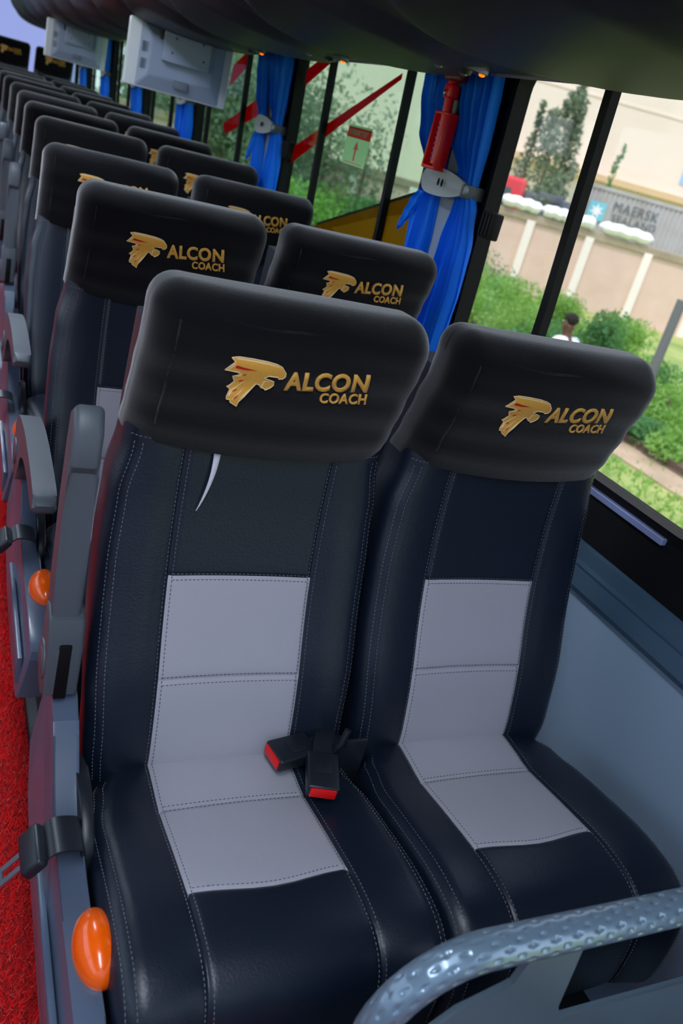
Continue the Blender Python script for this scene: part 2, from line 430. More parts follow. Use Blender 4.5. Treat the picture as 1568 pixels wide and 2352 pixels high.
# --- cushion
CP = [(.05, .455), (.03, .472), (0, .481), (-.045, .480), (-.0935, .4780), (-.18, .492), (-.268, .5047), (-.325, .5065), (-.368, .500), (-.398, .482), (-.414, .452), (-.420, .41), (-.420, .36), (-.416, .325), (-.405, .31)]
cpro = crom([(a, b, 0) for a, b in CP], 6)
cs = [0]
for a, b in zip(cpro, cpro[1:]): cs.append(cs[-1]+(b-a).length)
def cat(s):
    s = max(0, min(cs[-1]-1e-6, s))
    lo = 0
    for i in range(len(cs)-1):
        if cs[i] <= s <= cs[i+1]: lo = i; break
    t = (s-cs[lo])/(cs[lo+1]-cs[lo]); p = cpro[lo].lerp(cpro[lo+1], t)
    d = (cpro[min(lo+2, len(cpro)-1)]-cpro[max(lo-1, 0)]).normalized()
    n = Vector((d.y, -d.x))   # outwards (up / front)
    if n.y < 0 and p.x > -.3: n = -n
    return Vector((p.x, p.y)), n
def s_of_y(y):
    for i, p in enumerate(cpro):
        if p.x <= y: return cs[i]
    return cs[-1]
SF = s_of_y(-.268); SK = s_of_y(-.0935); S0 = s_of_y(0)
CHW = .226
def chw(s): return interp([(0, .175), (S0+.0, .195), (S0+.05, .218), (S0+.13, .2295), (SF+.1, .2295), (SF+.3, .226)], s)
def cpos(x, s, lift=0):
    ax = abs(x); hw = chw(s)
    ss = s+.006*cos(pi*ax/.118*1.0)*gauss(s-SF, .05)*(1 if ax < .118 else 0)
    p, n = cat(ss)
    d = .012*sstep(.12, .17, ax)*sstep(S0, S0+.1, s) - .0032*gauss(ax-PWc(s), .0035)
    d += .003*(1-(min(ax, .118)/.118)**2)
    if ax < PWc(s)+.004: d -= .003*(gauss(s-SK, .004)*.7+gauss(s-SF, .0035))
    e = ax-(hw-.038)
    if e > 0: d -= .038-sqrt(max(0, .038**2-min(e, .038)**2))
    d += lift
    return Vector((x, p.x+n.x*d, p.y+n.y*d)), Vector((0, n.x, n.y))
def PWc(s): return PW+.0*s
def build_cushion(parent):
    dark = bmesh.new(); light = bmesh.new()
    srows = sorted(set([cs[-1]*i/64 for i in range(65)]+[SF+d for d in (-.008, -.005, -.0025, 0, .0025, .005, .008)]+[SK+d for d in (-.006, -.003, 0, .003, .006)]))
    side = [0, .3, .52, .7, .83, .92, .975, 1.0]
    mid = [x for x in ([-q for q in cols_back()[::-1]][:-1]+cols_back()) if abs(x) < .145]
    def row(s):
        hw = chw(s); b = hw-.038; n_ = cat(s)[1]
        xs = [-(b+.038*q) for q in side][::-1]+[x for x in mid if abs(x) < .134]+[b+.038*q for q in side]
        P = [cpos(x, s)[0] for x in xs]
        dn = Vector((0, -n_.x, -n_.y))
        for k_ in (.03, .07, .095): P.append(Vector(P[len(xs)-1])+dn*k_ + Vector((-.004*(k_ > .05), 0, 0)))
        A = [Vector(P[0])+dn*k_+Vector((.004*(k_ > .05), 0, 0)) for k_ in (.095, .07, .03)]
        return P, A, xs
    G = []; 
    for s in srows:
        P, A, xs = row(s); G.append((P+A, xs))
    n = len(G[0][0]); nx = len(G[0][1])
    vd = [[None]*n for _ in G]; vl = [[None]*n for _ in G]
    def V(st, b_, i, j):
        if st[i][j] is None: st[i][j] = b_.verts.new(G[i][0][j])
        return st[i][j]
    for i in range(len(G)-1):
        sm = (srows[i]+srows[i+1])/2
        for j in range(n):
            k2 = (j+1) % n
            isl = k2 < nx and j < nx-1 and abs((G[i][1][j]+G[i][1][k2])/2) < PW and sm < SF
            st, bb = (vl, light) if isl else (vd, dark)
            if j == nx+2: pass
            bb.faces.new((V(st, bb, i, j), V(st, bb, i, k2), V(st, bb, i+1, k2), V(st, bb, i+1, j)))
    a = from_bm('cushion', dark, leather, parent, True, ang=75)
    b = from_bm('grey_panel', light, leather_grey, a, True, ang=75); b['label'] = 'light grey leather panel in the middle of the cushion'
    return a
def cushion_stitch(parent):
    bm = bmesh.new()
    def run(xf, s0, s1, n=70, lift=.0006):
        P = []; 
        for i in range(n+1):
            s = s0+(s1-s0)*i/n; P.append(cpos(xf(s), s, lift)[0])
        def nr(p, P=P):
            k_ = min(range(0, len(P), 3), key=lambda q: (P[q]-p).length_squared); s = s0+(s1-s0)*k_/n
            return cpos(0, s)[1]
        dash(bm, P, nr)
    for sx in (-1, 1):
        for dx in (-.0055, .0055): run(lambda s, dx=dx: sx*(PW+dx), S0-.0, cs[-1]-.02)
        for dx in (0, .012): run(lambda s, dx=dx: sx*(chw(s)-.022+dx), S0+.03, cs[-1]-.02, lift=.0012)
    for s in (SK-.005, SK+.005, SF-.005):
        P = [cpos(-.112+.224*i/30, s, .0006)[0] for i in range(31)]; dash(bm, P, lambda p, s=s: cpos(0, s)[1])
    o = from_bm('stitching', bm, thread, parent, False); o['label'] = 'pale double stitching along the cushion seams'
    return o
# --- head cover
HC = [(.975, .046), (1.03, .026), (1.09, .008), (1.144, -.011), (1.175, -.015), (1.23, -.004)]
HE = Vector((.209, .062)); HYC = .114; HTOP = 1.226; HR = .042
def hfront(x, z):
    return HYC-HE.y+interp(HC, z)+.016*(abs(x)/.21)**2.2-.002
def build_cover(parent):
    bm = bmesh.new()
    zb = .981; r0 = HR
    # section loop param, rows by height, then dome
    def loop(inset, zz, rr):
        hx, hy = HE.x-inset, HE.y-inset; rr = max(.004, rr); pts = []
        for (cx, cy, s) in ((hx-rr, hy-rr, 0), (-hx+rr, hy-rr, 1), (-hx+rr, -hy+rr, 2), (hx-rr, -hy+rr, 3)):
            for q in range(9):
                an = pi/2*(s+q/8); pts.append((cx+rr*cos(an), cy+rr*sin(an)))
            nx_ = [(-hx+rr, hy-rr), (-hx+rr, -hy+rr), (hx-rr, -hy+rr), (hx-rr, hy-rr)][s]
            a = pts[-1]; an = pi/2*(s+1); b = (nx_[0]+rr*cos(an), nx_[1]+rr*sin(an))
            m = 18 if s in (0, 2) else 3
            for q in range(1, m): pts.append((a[0]+(b[0]-a[0])*q/m, a[1]+(b[1]-a[1])*q/m))
        return pts
    rows = []
    hs = [0, .002]+[.012*i for i in range(1, 17)]
    H = HTOP-zb
    levels = []
    for i in range(18):
        z = zb+(H-r0)*i/17; levels.append((0, z))
    for q in range(1, 9):
        an = pi/2*q/8; levels.append((r0*(1-cos(an)), HTOP-r0+r0*sin(an)))
    for ins, z in levels:
        rr = max(.004, HR-ins)
        L = loop(ins, z, rr); row = []
        for x, y in L:
            k_ = 1
            X = x*k_
            zz = z
            lowf = 1-sstep(zb, zb+.1, z)
            zz += lowf*(.014*(abs(X)/.21)**2-.003)
            Y = HYC+y+interp(HC, z)+(.016*(abs(X)/.21)**2.2-.002)*(1 if y < 0 else -.3)
            # soft folds
            fold = .0022*sin(34*z+9*X)*gauss(z-1.17, .05)+.0020*sin(22*X+60*z)*gauss(z-1.19, .03)
            Y += fold*(1 if y < 0 else 0)
            zz += (.001*sin(X*16+1)-.003*(1-(X/.2)**2))*gauss(z-HTOP, .04)
            row.append(bm.verts.new((X, Y, zz)))
        rows.append(row)
    for a, b in zip(rows, rows[1:]):
        n = len(a)
        for j in range(n): bm.faces.new((a[j], a[(j+1) % n], b[(j+1) % n], b[j]))
    # top: fill with strips
    top = rows[-1]; bm.faces.new(top)
    # inner turned hem
    a = rows[0]; b = [bm.verts.new((v.co.x*.965, (v.co.y-HYC-.03)*.92+HYC+.03, v.co.z+.004)) for v in a]; n = len(a)
    for j in range(n): bm.faces.new((a[j], a[(j+1) % n], b[(j+1) % n], b[j]))
    return from_bm('headrest_cover', bm, cover, parent, True, ang=60)
def piping(parent):
    bm = bmesh.new(); P = []
    for i in range(30):
        x = -.172+.344*i/29; P.append((x, hfront(x, 1.186)+.0045+.002*(i % 2 == 0)*0, 1.188+.002*sin(i*.5)))
    tube(bm, P, .0016, 6)
    tube(bm, [(-.176, hfront(-.176, z)+.0015, z) for z in [1.02+.008*i for i in range(21)]], .0012, 6)
    return from_bm('seam', bm, cover, parent)
# logo
def crop(X, Y):
    px = 500+X/4.126; py = 790+Y/4.126
    d = r*((px-784)/1919.47)-u*((py-1176)/1919.47)+f
    yy = .05
    for _ in range(12):
        t = (yy-C.y)/d.y; p = C+d*t; yy = .5*yy+.5*hfront(p.x, p.z)
    return (p.x, p.z)
BIRD = [(130,122),(200,115),(330,135),(480,165),(560,190),(605,215),(620,240),(640,275),(635,305),(610,325),(570,328),(568,312),(480,300),(432,318),(480,335),(525,352),(520,385),(490,410),(440,430),(425,412),(400,405),(385,380),(355,372),(300,430),(245,490),(190,540),(170,585),(110,545),(105,520),(75,515),(75,490),(110,420),(80,395),(105,385),(150,350),(135,300),(190,290),(200,265),(140,252),(65,238),(110,205),(165,165)]
REDS = [[(165,205),(185,198),(240,216),(370,248),(260,242),(165,222)], [(228,290),(240,279),(265,281),(262,290)], [(185,350),(200,336),(242,333),(225,345)], [(130,445),(145,428),(178,418),(165,434)], [(133,522),(150,500),(190,468),(172,500)]]
WHITES = [[(170,135),(200,128),(330,150),(480,180),(560,207),(598,228),(560,214),(480,190),(330,160),(200,138)], [(85,238),(160,180),(168,186),(105,234)], [(160,300),(200,292),(215,270),(222,276),(206,300)], [(90,480),(120,425),(250,345),(128,436),(100,490)], [(120,520),(250,400),(140,520)], [(180,520),(300,420),(345,372),(300,428),(240,486)], [(400,395),(430,340),(500,356),(440,350),(415,395)]]
def flat_poly(bm, pts, off, h):
    cy = [(x, z) for x, z in pts]
    vs = [bm.verts.new((x, 0, z)) for x, z in cy]
    tr = tessellate_polygon([[Vector((x, z, 0)) for x, z in cy]])
    for a, b, c in tr: bm.faces.new((vs[a], vs[b], vs[c]))
    for _ in range(2):
        bmesh.ops.subdivide_edges(bm, edges=[e for e in bm.edges if e.calc_length() > .006], cuts=1)
        bmesh.ops.triangulate(bm, faces=bm.faces)
def drape(bm, off, h):
    """lay a flat shape on the cover front and give it thickness"""
    bmesh.ops.remove_doubles(bm, verts=bm.verts, dist=1e-6)
    ge = bmesh.ops.extrude_face_region(bm, geom=list(bm.faces))
    ev = {v for v in ge['geom'] if isinstance(v, bmesh.types.BMVert)}
    for v in bm.verts: v.co.y = hfront(v.co.x, v.co.z)-off-(0 if v in ev else h)
def text_mesh(body, bold=.0):
    cu = bpy.data.curves.new('lettering', 'FONT'); cu.body = body; cu.size = 1; cu.offset = bold; cu.resolution_u = 4; cu.fill_mode = 'FRONT'
    cu.space_character = 1.08
    o = bpy.data.objects.new('lettering', cu); col.objects.link(o); bpy.context.view_layer.update()
    me = bpy.data.meshes.new_from_object(o.evaluated_get(bpy.context.evaluated_depsgraph_get()))
    bpy.data.objects.remove(o); bpy.data.curves.remove(cu); return me
def text_bm(body, bl, br, tr, tl, bold=.03):
    """embroidered word filling the quadrilateral bl, br, tr, tl"""
    me = text_mesh(body, bold); bm = bmesh.new(); bm.from_mesh(me); bpy.data.meshes.remove(me)
    xs = [v.co.x for v in bm.verts]; ys = [v.co.y for v in bm.verts]
    x0, x1, y0, y1 = min(xs), max(xs), min(ys), max(ys)
    for v in bm.verts:
        s = (v.co.x-x0)/(x1-x0); t = (v.co.y-y0)/(y1-y0)
        q = crop(*[(bl[k]*(1-s)+br[k]*s)*(1-t)+(tl[k]*(1-s)+tr[k]*s)*t for k in (0, 1)]); v.co = Vector((q[0], 0, q[1]))
    bmesh.ops.subdivide_edges(bm, edges=[e for e in bm.edges if e.calc_length() > .008], cuts=2)
    bmesh.ops.triangulate(bm, faces=bm.faces)
    return bm
def logo(parent):
    bm = bmesh.new(); flat_poly(bm, [crop(*p) for p in BIRD], 0, 0); drape(bm, .0008, .0022)
    e = from_bm('falcon_emblem', bm, gold, parent, False); e['label'] = 'gold embroidered falcon head emblem'
    bm = bmesh.new(); P = [crop(*p) for p in BIRD]; P.append(P[0])
    tube(bm, [(x, hfront(x, z)-.0030, z) for x, z in P], .00065, 6); from_bm('edge_cord', bm, gold_pale, parent, False)
    for name, polys, mm, of in (('red_embroidery', REDS, red_thread, .0030), ('pale_embroidery', WHITES, gold_pale, .0029)):
        bm = bmesh.new()
        for p in polys:
            b2 = bmesh.new(); flat_poly(b2, [crop(*q) for q in p], 0, 0)
            me = bpy.data.meshes.new('t'); b2.to_mesh(me); b2.free(); bm.from_mesh(me); bpy.data.meshes.remove(me)
        drape(bm, of-.0008, .0012); from_bm(name, bm, mm, parent, False)
    bm = text_bm('ALCON', (617, 437), (1402, 458), (1442, 290), (655, 262), .034); drape(bm, .0006, .0026)
    e = from_bm('lettering', bm, gold, parent, False); e['label'] = 'gold embroidered letters ALCON'
    bm = text_bm('COACH', (952, 557), (1394, 572), (1412, 474), (972, 462), .028); drape(bm, .0006, .0022)
    e = from_bm('lettering', bm, gold, parent, False); e['label'] = 'smaller gold embroidered letters COACH'
# --- aisle side hardware (in seat coordinates)
def side_panel(parent):
    poly = [(.075, .615), (.03, .597), (-.004, .583), (-.016, .566), (-.06, .523), (-.105, .495), (-.155, .479), (-.25, .470), (-.38, .463), (-.448, .452), (-.468, .440), (-.474, .425), (-.470, .335), (-.455, .322), (-.30, .325), (-.10, .345), (.04, .40), (.085, .47), (.092, .58)]
    bm = bmesh.new(); prism(bm, poly, -.292, -.236, 'x', bev=.0035, seg=2)
    for v in bm.verts:
        if v.co.x < -.27:
            zt = interp([(-.47, .452), (-.15, .48), (-.09, .502), (-.035, .545), (0, .584), (.09, .61)], v.co.y)
            v.co.x += .020-.016*sstep(0, .11, zt-v.co.z)
    s = from_bm('side_panel', bm, panel_pl, parent, True, ang=22); s['label'] = 'blue grey plastic side panel facing the aisle'
    bm = bmesh.new(); prism(bm, [(-.12, .425), (-.44, .405), (-.44, .345), (-.12, .365)], -.2905, -.280, 'x', bev=.003)
    from_bm('raised_trim', bm, panel_pl, s)
    return s
def knob(parent):
    bm = bmesh.new(); sphere(bm, (-.236, -.296, .470), (.030, .054, .034), 32, 20)
    o = from_bm('recline_button', bm, orange, parent); o['label'] = 'round orange recline button'
    return o
def hinge(parent):
    bm = bmesh.new(); P = []
    for q in range(28):
        an = 2*pi*q/28; P.append((-.065+.105*cos(an), .455+.075*sin(an)))
    prism(bm, P, -.240, -.222, 'x', bev=.004); o = from_bm('hinge_cover', bm, black, parent)
    bm = bmesh.new(); box(bm, -.236, .225, -.40, .06, .30, .40, .01); box(bm, -.20, .19, .05, .12, .33, .50, .01)
    from_bm('seat_frame', bm, black, parent)
    for x in (-.17, .17):
        bm = bmesh.new(); box(bm, x-.025, x+.025, -.26, .02, .02, .31, .008); box(bm, x-.05, x+.05, -.33, .08, 0, .025, .006); from_bm('leg', bm, black, parent)
def armrest_up(parent):
    bm = bmesh.new()
    poly = [(.045, .60), (.012, .625), (.012, .70), (.030, .80), (.040, .90), (.045, .95), (.036, .962), (.036, 1.01), (.052, 1.035), (.085, 1.042), (.112, 1.025), (.118, .98), (.112, .90), (.098, .75), (.09, .64), (.075, .605)]
    poly = [(a+(.018 if a < .06 else -.006), b) for a, b in poly]
    prism(bm, poly, -.287, -.2465, 'x', bev=.009, seg=4)
    o = from_bm('armrest', bm, plastic, parent, True, ang=35); o['label'] = 'grey plastic armrest folded up against the backrest'
    bm = bmesh.new(); prism(bm, [(.020, .612), (.018, .69), (.032, .735), (.060, .745), (.085, .735), (.092, .66), (.085, .605), (.04, .598)], -.290, -.240, 'x', bev=.006, seg=3); hb = from_bm('hub', bm, plastic, o, True, ang=35)
    bm = bmesh.new(); box(bm, -.274, -.256, .0165, .05, .606, .70, .003); sl = from_bm('slot', bm, rubber, hb)
    bm = bmesh.new(); 
    for cz, rr in ((.655, .030), (.655, .018)):
        P = [(.052+rr*cos(2*pi*q/24), cz+rr*sin(2*pi*q/24)) for q in range(24)]; prism(bm, P, -.2935 if rr < .02 else -.2925, -.288, 'x', bev=.0015)
    from_bm('pivot_cap', bm, plastic, o)
    return o
def armrest_down(parent):
    bm = bmesh.new()
    top = crom([(.085, .615, 0), (.088, .66, 0), (.06, .70, 0), (0, .722, 0), (-.10, .735, 0), (-.22, .733, 0), (-.33, .722, 0), (-.368, .712, 0)], 4)
    bot = crom([(-.378, .70, 0), (-.372, .682, 0), (-.33, .680, 0), (-.22, .688, 0), (-.12, .678, 0), (-.055, .640, 0), (-.03, .59, 0), (.02, .565, 0), (.06, .575, 0)], 4)
    prism(bm, [(p.x, p.y) for p in top+bot], -.286, -.243, 'x', bev=.009, seg=4)
    o = from_bm('armrest', bm, plastic, parent, True, ang=35); o['label'] = 'grey plastic armrest folded down'
    P = [(.035+.03*cos(2*pi*q/24), .625+.03*sin(2*pi*q/24)) for q in range(24)]
    bm = bmesh.new(); prism(bm, P, -.289, -.285, 'x', bev=.0012); from_bm('pivot_cap', bm, plastic, o)
    return o

PITCH = .824; SP = .46
protoB = empty('coach_seat', (SP, 0, 0))
bk = build_back(protoB); back_stitch(bk); cu_ = build_cushion(protoB); cushion_stitch(cu_)
cv = build_cover(protoB); piping(cv); logo(cv)
bm = bmesh.new(); box(bm, -.20, .20, -.40, .06, .30, .40, .01); box(bm, -.18, .18, .05, .12, .33, .50, .01); from_bm('seat_frame', bm, black, protoB)
for x in (-.17, .17):
    bm = bmesh.new(); box(bm, x-.025, x+.025, -.26, .02, .02, .31, .008); box(bm, x-.05, x+.05, -.33, .08, 0, .025, .006); from_bm('leg', bm, black, protoB)
def kids(o): return [c for c in bpy.data.objects if c.parent == o]
def copy_tree(o, parent=None):
    c = o.copy(); col.objects.link(c); c.parent = parent
    for ch in kids(o): copy_tree(ch, c)
    return c
def recline(seat, deg):
    if not deg: return
    R_ = Matrix.Rotation(radians(-deg), 4, 'X'); p = Vector((0, .05, .46))
    M = Matrix.Translation(p) @ R_ @ Matrix.Translation(-p)
    for c in kids(seat):
        if c.name.split('.')[0] in ('backrest', 'headrest_cover'): c.matrix_local = M @ c.matrix_local
rowname = ['front row', 'second row', 'third row', 'fourth row', 'fifth row', 'sixth row', 'seventh row', 'eighth row', 'ninth row', 'tenth row', 'eleventh row']
NR = 11
DX = [0, .006, .018, .046, .062, .078, .085]
REC = [0, 0, 12, 2.5, 3, 3, 3, 3, 3, 3, 3]
a0 = copy_tree(protoB)
protoA = a0
seatA = []
for i in range(NR):
    A = protoA if i == 0 else copy_tree(protoA_clean)
    if i == 0: protoA_clean = copy_tree(protoA); hid = protoA_clean
    A.location = (DX[min(i, 6)], PITCH*i, 0)
    side_panel(A) if i == 0 else None
    seatA.append(A)
# hardware is built once on the first aisle seat, then copied
hw_parts = {}
knob(seatA[0]); hinge(seatA[0]); up = armrest_up(seatA[0])
for i in range(1, NR):
    for c in kids(seatA[0]):
        nm = c.name.split('.')[0]
        if nm in ('side_panel', 'recline_button', 'hinge_cover'): copy_tree(c, seatA[i])
down = armrest_down(seatA[1]); copy_tree(down, seatA[2])
for i in range(3, NR): copy_tree(up, seatA[i])
def kill(o):
    for ch in kids(o): kill(ch)
    bpy.data.objects.remove(o)
kill(hid)
for i, A in enumerate(seatA):
    recline(A, REC[i])
    arm = 'armrest folded down' if i in (1, 2) else 'armrest folded up'
    lab = {0: 'dark aisle coach seat nearest the camera, torn white strip hanging under its head cover',
           1: 'dark aisle coach seat in the second row with armrest folded down',
           2: 'dark aisle coach seat in the third row, leaning back slightly, armrest down'}.get(i, 'dark aisle coach seat in the %s counted from the camera' % rowname[i])
    tag(A, lab, 'seat', 'coach seats in rows')
for i in range(NR):
    B = protoB if i == 0 else copy_tree(protoB)
    B.location = (SP+DX[min(i, 5)]*.95, PITCH*i, 0)
    tag(B, {0: 'dark leather coach seat nearest the camera beside the window', 1: 'dark window coach seat in the second row, directly behind the nearest window seat'}.get(i, 'dark window coach seat in the %s counted from the camera' % rowname[i]), 'seat', 'coach seats in rows')
for B in [o for o in bpy.data.objects if o.get('category') == 'seat' and o.location.x > .4 and abs(o.location.y-2*PITCH) < .1]: recline(B, 8)
for B in [o for o in bpy.data.objects if o.get('category') == 'seat' and o.location.x > .4 and o.location.y > 3*PITCH-.1]: recline(B, 1.5)
# raised bench at the very back: platform + two seats in view
bm = bmesh.new(); box(bm, -1.74, .79, 8.95, 10.19, 0, .23, .01); struct('trim_14', bm, carpet)
for i, x in enumerate((.085, .525)):
    B = copy_tree(protoB); B.location = (x, 9.42, .23); B.scale = (.93, 1, 1)
    tag(B, 'dark seat of the raised rear bench, ' + ('nearer the aisle' if i == 0 else 'in the window corner'), 'seat', 'seats of the rear bench')
# torn strip on the first seat
bm = bmesh.new()
wv = []
for i in range(14):
    t = i/13; z = 1.0-.115*t; x = -.075+.012*t-.028*t*t; wd = .0055*(1-t)+.0006
    y = backF(x, z)-.003-.004*sin(t*3)
    wv.append((bm.verts.new((x-wd, y, z)), bm.verts.new((x+wd, y-.001, z))))
for a, b in zip(wv, wv[1:]): bm.faces.new((a[0], a[1], b[1], b[0]))
o = from_bm('torn_strip', bm, white_cloth, seatA[0]); o['label'] = 'torn white cloth strip hanging from under the head cover'
mod = o.modifiers.new('s', 'SOLIDIFY'); mod.thickness = .0008

# ------------------------------------------------------------------ seat belts
def buckle(name, loc, rz, tilt, label, red_end):
    t = empty(name, loc, rz); t.rotation_euler = (radians(tilt[0]), radians(tilt[1]), rz); tag(t, label, 'seat belt buckle')
    bm = bmesh.new(); box(bm, -.026, .026, -.040, .036, -.012, .012, .004, 3); from_bm('housing', bm, black, t)
    bm = bmesh.new(); box(bm, -.014, .014, -.010, .016, .0118, .0132, .0006); from_bm('housing_ridge', bm, black, t)
    bm = bmesh.new(); box(bm, -.021, .021, -.0425, -.038, -.009, .009, .0012); o = from_bm('release_button', bm, red_pl, t); o['label'] = 'red release button'
    bm = bmesh.new(); P = [(0, .034, 0), (.002, .06, .003), (.006, .085, .002), (.012, .115, -.006)]
    vs = []
    for x, y, z in crom(P, 5):
        vs.append([bm.verts.new((x+s, y, z+h)) for s, h in ((-.016, .0), (.016, .0), (.016, .003), (-.016, .003))])
    for a, b in zip(vs, vs[1:]):
        for j in range(4): bm.faces.new((a[j], a[(j+1) % 4], b[(j+1) % 4], b[j]))
    bm.faces.new(vs[0]); bm.faces.new(vs[-1][::-1])
    from_bm('strap', bm, black, t)
    return t
buckle('seat_belt_buckle', (.112, -.030, .512), radians(-78), (0, 4), 'black seat belt buckle lying sideways on the nearest grey cushion panel, upper of two', True)
buckle('seat_belt_buckle', (.140, -.092, .519), radians(-18), (6, 0), 'black seat belt buckle pointing forward with bright red end', True)
t = empty('belt_anchor', (.225, -.03, .46)); tag(t, 'black belt anchor strap standing between the two nearest seats', 'seat belt')
bm = bmesh.new(); box(bm, -.022, .020, -.012, -.004, -.02, .075, .003); box(bm, -.05, -.018, -.01, .0, .0, .06, .003); from_bm('webbing', bm, black, t)
bm = bmesh.new(); tube(bm, [(-.045, -.012, .055), (-.035, -.016, .075), (-.028, -.012, .10)], .006, 8); from_bm('bracket', bm, black, t)
def side_belt(y, label, flip=False):
    t = empty('seat_belt', (-.292, y-.155, .505)); tag(t, label, 'seat belt', 'aisle side seat belts')
    bm = bmesh.new()   # webbing over the side panel from the cushion side
    P = crom([(.060, .0, -.05, ), (.052, .0, .0), (.040, -.002, .014), (.012, -.006, .018), (-.006, -.010, .0)], 5)
    vs = []
    for p in P: vs.append([bm.verts.new((p.x, p.y+s, p.z+h)) for s, h in ((-.030, 0), (.030, 0), (.030, .003), (-.030, .003))])
    for a, b in zip(vs, vs[1:]):
        for j in range(4): bm.faces.new((a[j], a[(j+1) % 4], b[(j+1) % 4], b[j]))
    bm.faces.new(vs[0]); bm.faces.new(vs[-1][::-1]); from_bm('webbing', bm, black, t)
    m = Matrix.Translation((-.012, -.012, .005)) @ Matrix.Rotation(radians(-50), 4, 'Y')
    bm = bmesh.new(); box(bm, -.020, .016, -.034, .034, -.010, .010, .007, 3, m); hs_ = from_bm('tongue_housing', bm, black, t)
    bm = bmesh.new(); m2 = m @ Matrix.Translation((-.020, 0, 0))
    box(bm, -.034, 0, -.014, -.006, -.001, .001, 0, 1, m2); box(bm, -.034, 0, .006, .014, -.001, .001, 0, 1, m2); box(bm, -.042, -.034, -.014, .014, -.001, .001, 0, 1, m2)
    o = from_bm('metal_tongue', bm, metal, t); o['label'] = 'bare metal tongue'
    if flip: t.rotation_euler = (0, radians(60), radians(160))
    return t
side_belt(0, 'black seat belt with metal tongue over the side panel of the nearest aisle seat')
side_belt(PITCH, 'black seat belt with metal tongue over the side panel of the second aisle seat')
side_belt(2*PITCH, 'black seat belt with metal tongue at the third aisle seat')

# ------------------------------------------------------------------ curtains, clips, hammer, latches
def cloth(name, prof, parent=None, folds=5, amp=.014, x0=-.03, ph=0, nz=60, mm=curt):
    """prof: list of (z, yleft, yright); hangs near the window plane"""
    bm = bmesh.new(); nu = folds*10
    T0 = [(z, a) for z, a, b in prof][::-1]; T1 = [(z, b) for z, a, b in prof][::-1]
    zt, zb = prof[0][0], prof[-1][0]; rows = []
    full = max(b-a for _, a, b in prof)
    for i in range(nz+1):
        z = zt+(zb-zt)*i/nz; a = interp(T0, z); b = interp(T1, z); wd = b-a
        row = []
        for j in range(nu+1):
            s = j/nu
            g = amp*(.45+.55*wd/full)
            x = wx(z)+x0+g*sin(2*pi*folds*s+ph+.6*sin(7*z+ph))+.35*g*sin(2*pi*folds*2.3*s+3*z+ph)
            row.append(bm.verts.new((x, a+wd*(s+.25/folds*sin(4*pi*folds*s)/pi*.5), z+.006*sin(2*pi*folds*s)*(i == nz))))
        rows.append(row)
    for a, b in zip(rows, rows[1:]):
        for j in range(nu): bm.faces.new((a[j], a[j+1], b[j+1], b[j]))
    o = from_bm(name, bm, mm, parent)
    md = o.modifiers.new('s', 'SOLIDIFY'); md.thickness = .0012
    return o
def shift(prof, dy): return [(z, a+dy, b+dy) for z, a, b in prof]
PR = [(1.672, .975, 1.185), (1.60, .965, 1.155), (1.50, .962, 1.11), (1.42, .965, 1.04), (1.385, .965, 1.025), (1.34, .945, 1.03), (1.25, .925, 1.045), (1.15, .925, 1.055), (1.04, .93, 1.06), (.95, .93, 1.07)]
PL = [(1.672, 1.195, 1.345), (1.60, 1.19, 1.335), (1.50, 1.17, 1.30), (1.42, 1.15, 1.235), (1.385, 1.14, 1.205), (1.33, 1.14, 1.25), (1.25, 1.135, 1.25), (1.15, 1.14, 1.25), (1.04, 1.14, 1.25), (.95, 1.14, 1.25)]
TAIL = [(1.352, 1.195, 1.225), (1.32, 1.215, 1.262), (1.28, 1.245, 1.285), (1.25, 1.275, 1.302), (1.235, 1.290, 1.306)]
where = ['at the nearest pillar', 'at the second pillar, by the red striped window', 'below the nearest monitor', 'at the fourth pillar, under the nearest monitor', 'at the fifth pillar, behind the far monitor', 'at the rear corner']
for i, y in enumerate(PILL[1:]):
    dy = y-1.10
    a = cloth('curtain', shift(PR, dy), None, 7, .020, -.042, ph=i); tag(a, 'blue tied curtain, camera side half, ' + where[i], 'curtain', 'blue window curtains')
    b = cloth('curtain', shift(PL, dy), None, 5, .016, -.040, ph=i*2+1); tag(b, 'blue tied curtain, rear side half, ' + where[i], 'curtain', 'blue window curtains')
    if i < 2:
        t = cloth('tie_tail', shift(TAIL, dy), b, 2, .005, -.055, ph=1, nz=20)
    # grey clip
    root = empty('curtain_clip', (wx(1.39)-.072, y-.022, 1.388)); tag(root, 'pale grey oval curtain clip ' + where[i], 'curtain clip', 'curtain clips on the pillars')
    bm = bmesh.new(); P = []
    for q in range(36):
        an = 2*pi*q/36; P.append((.124*(abs(cos(an))**.8)*(1 if cos(an) > 0 else -1), .034*sin(an)*(1+.25*cos(an))))
    m = Matrix.Identity(4)
    prism(bm, P, -.005, .005, 'x', bev=.003)
    for v in bm.verts: v.co.x += .5*v.co.y**2
    from_bm('clip_plate', bm, clip_m, root)
    for s in (-.012, .008):
        bm = bmesh.new(); sphere(bm, (-.006, s, 0), (.003, .004, .010), 12, 8); from_bm('slot', bm, rubber, root)
    bm = bmesh.new()
    for v in box(bm, .0, .065, -.116, -.102, -.020, .014, .004): pass
    from_bm('strap_end', bm, mat('strap_grey', srgb(74, 80, 86), .5) if 'strap_grey' not in MATS else MATS['strap_grey'], root)
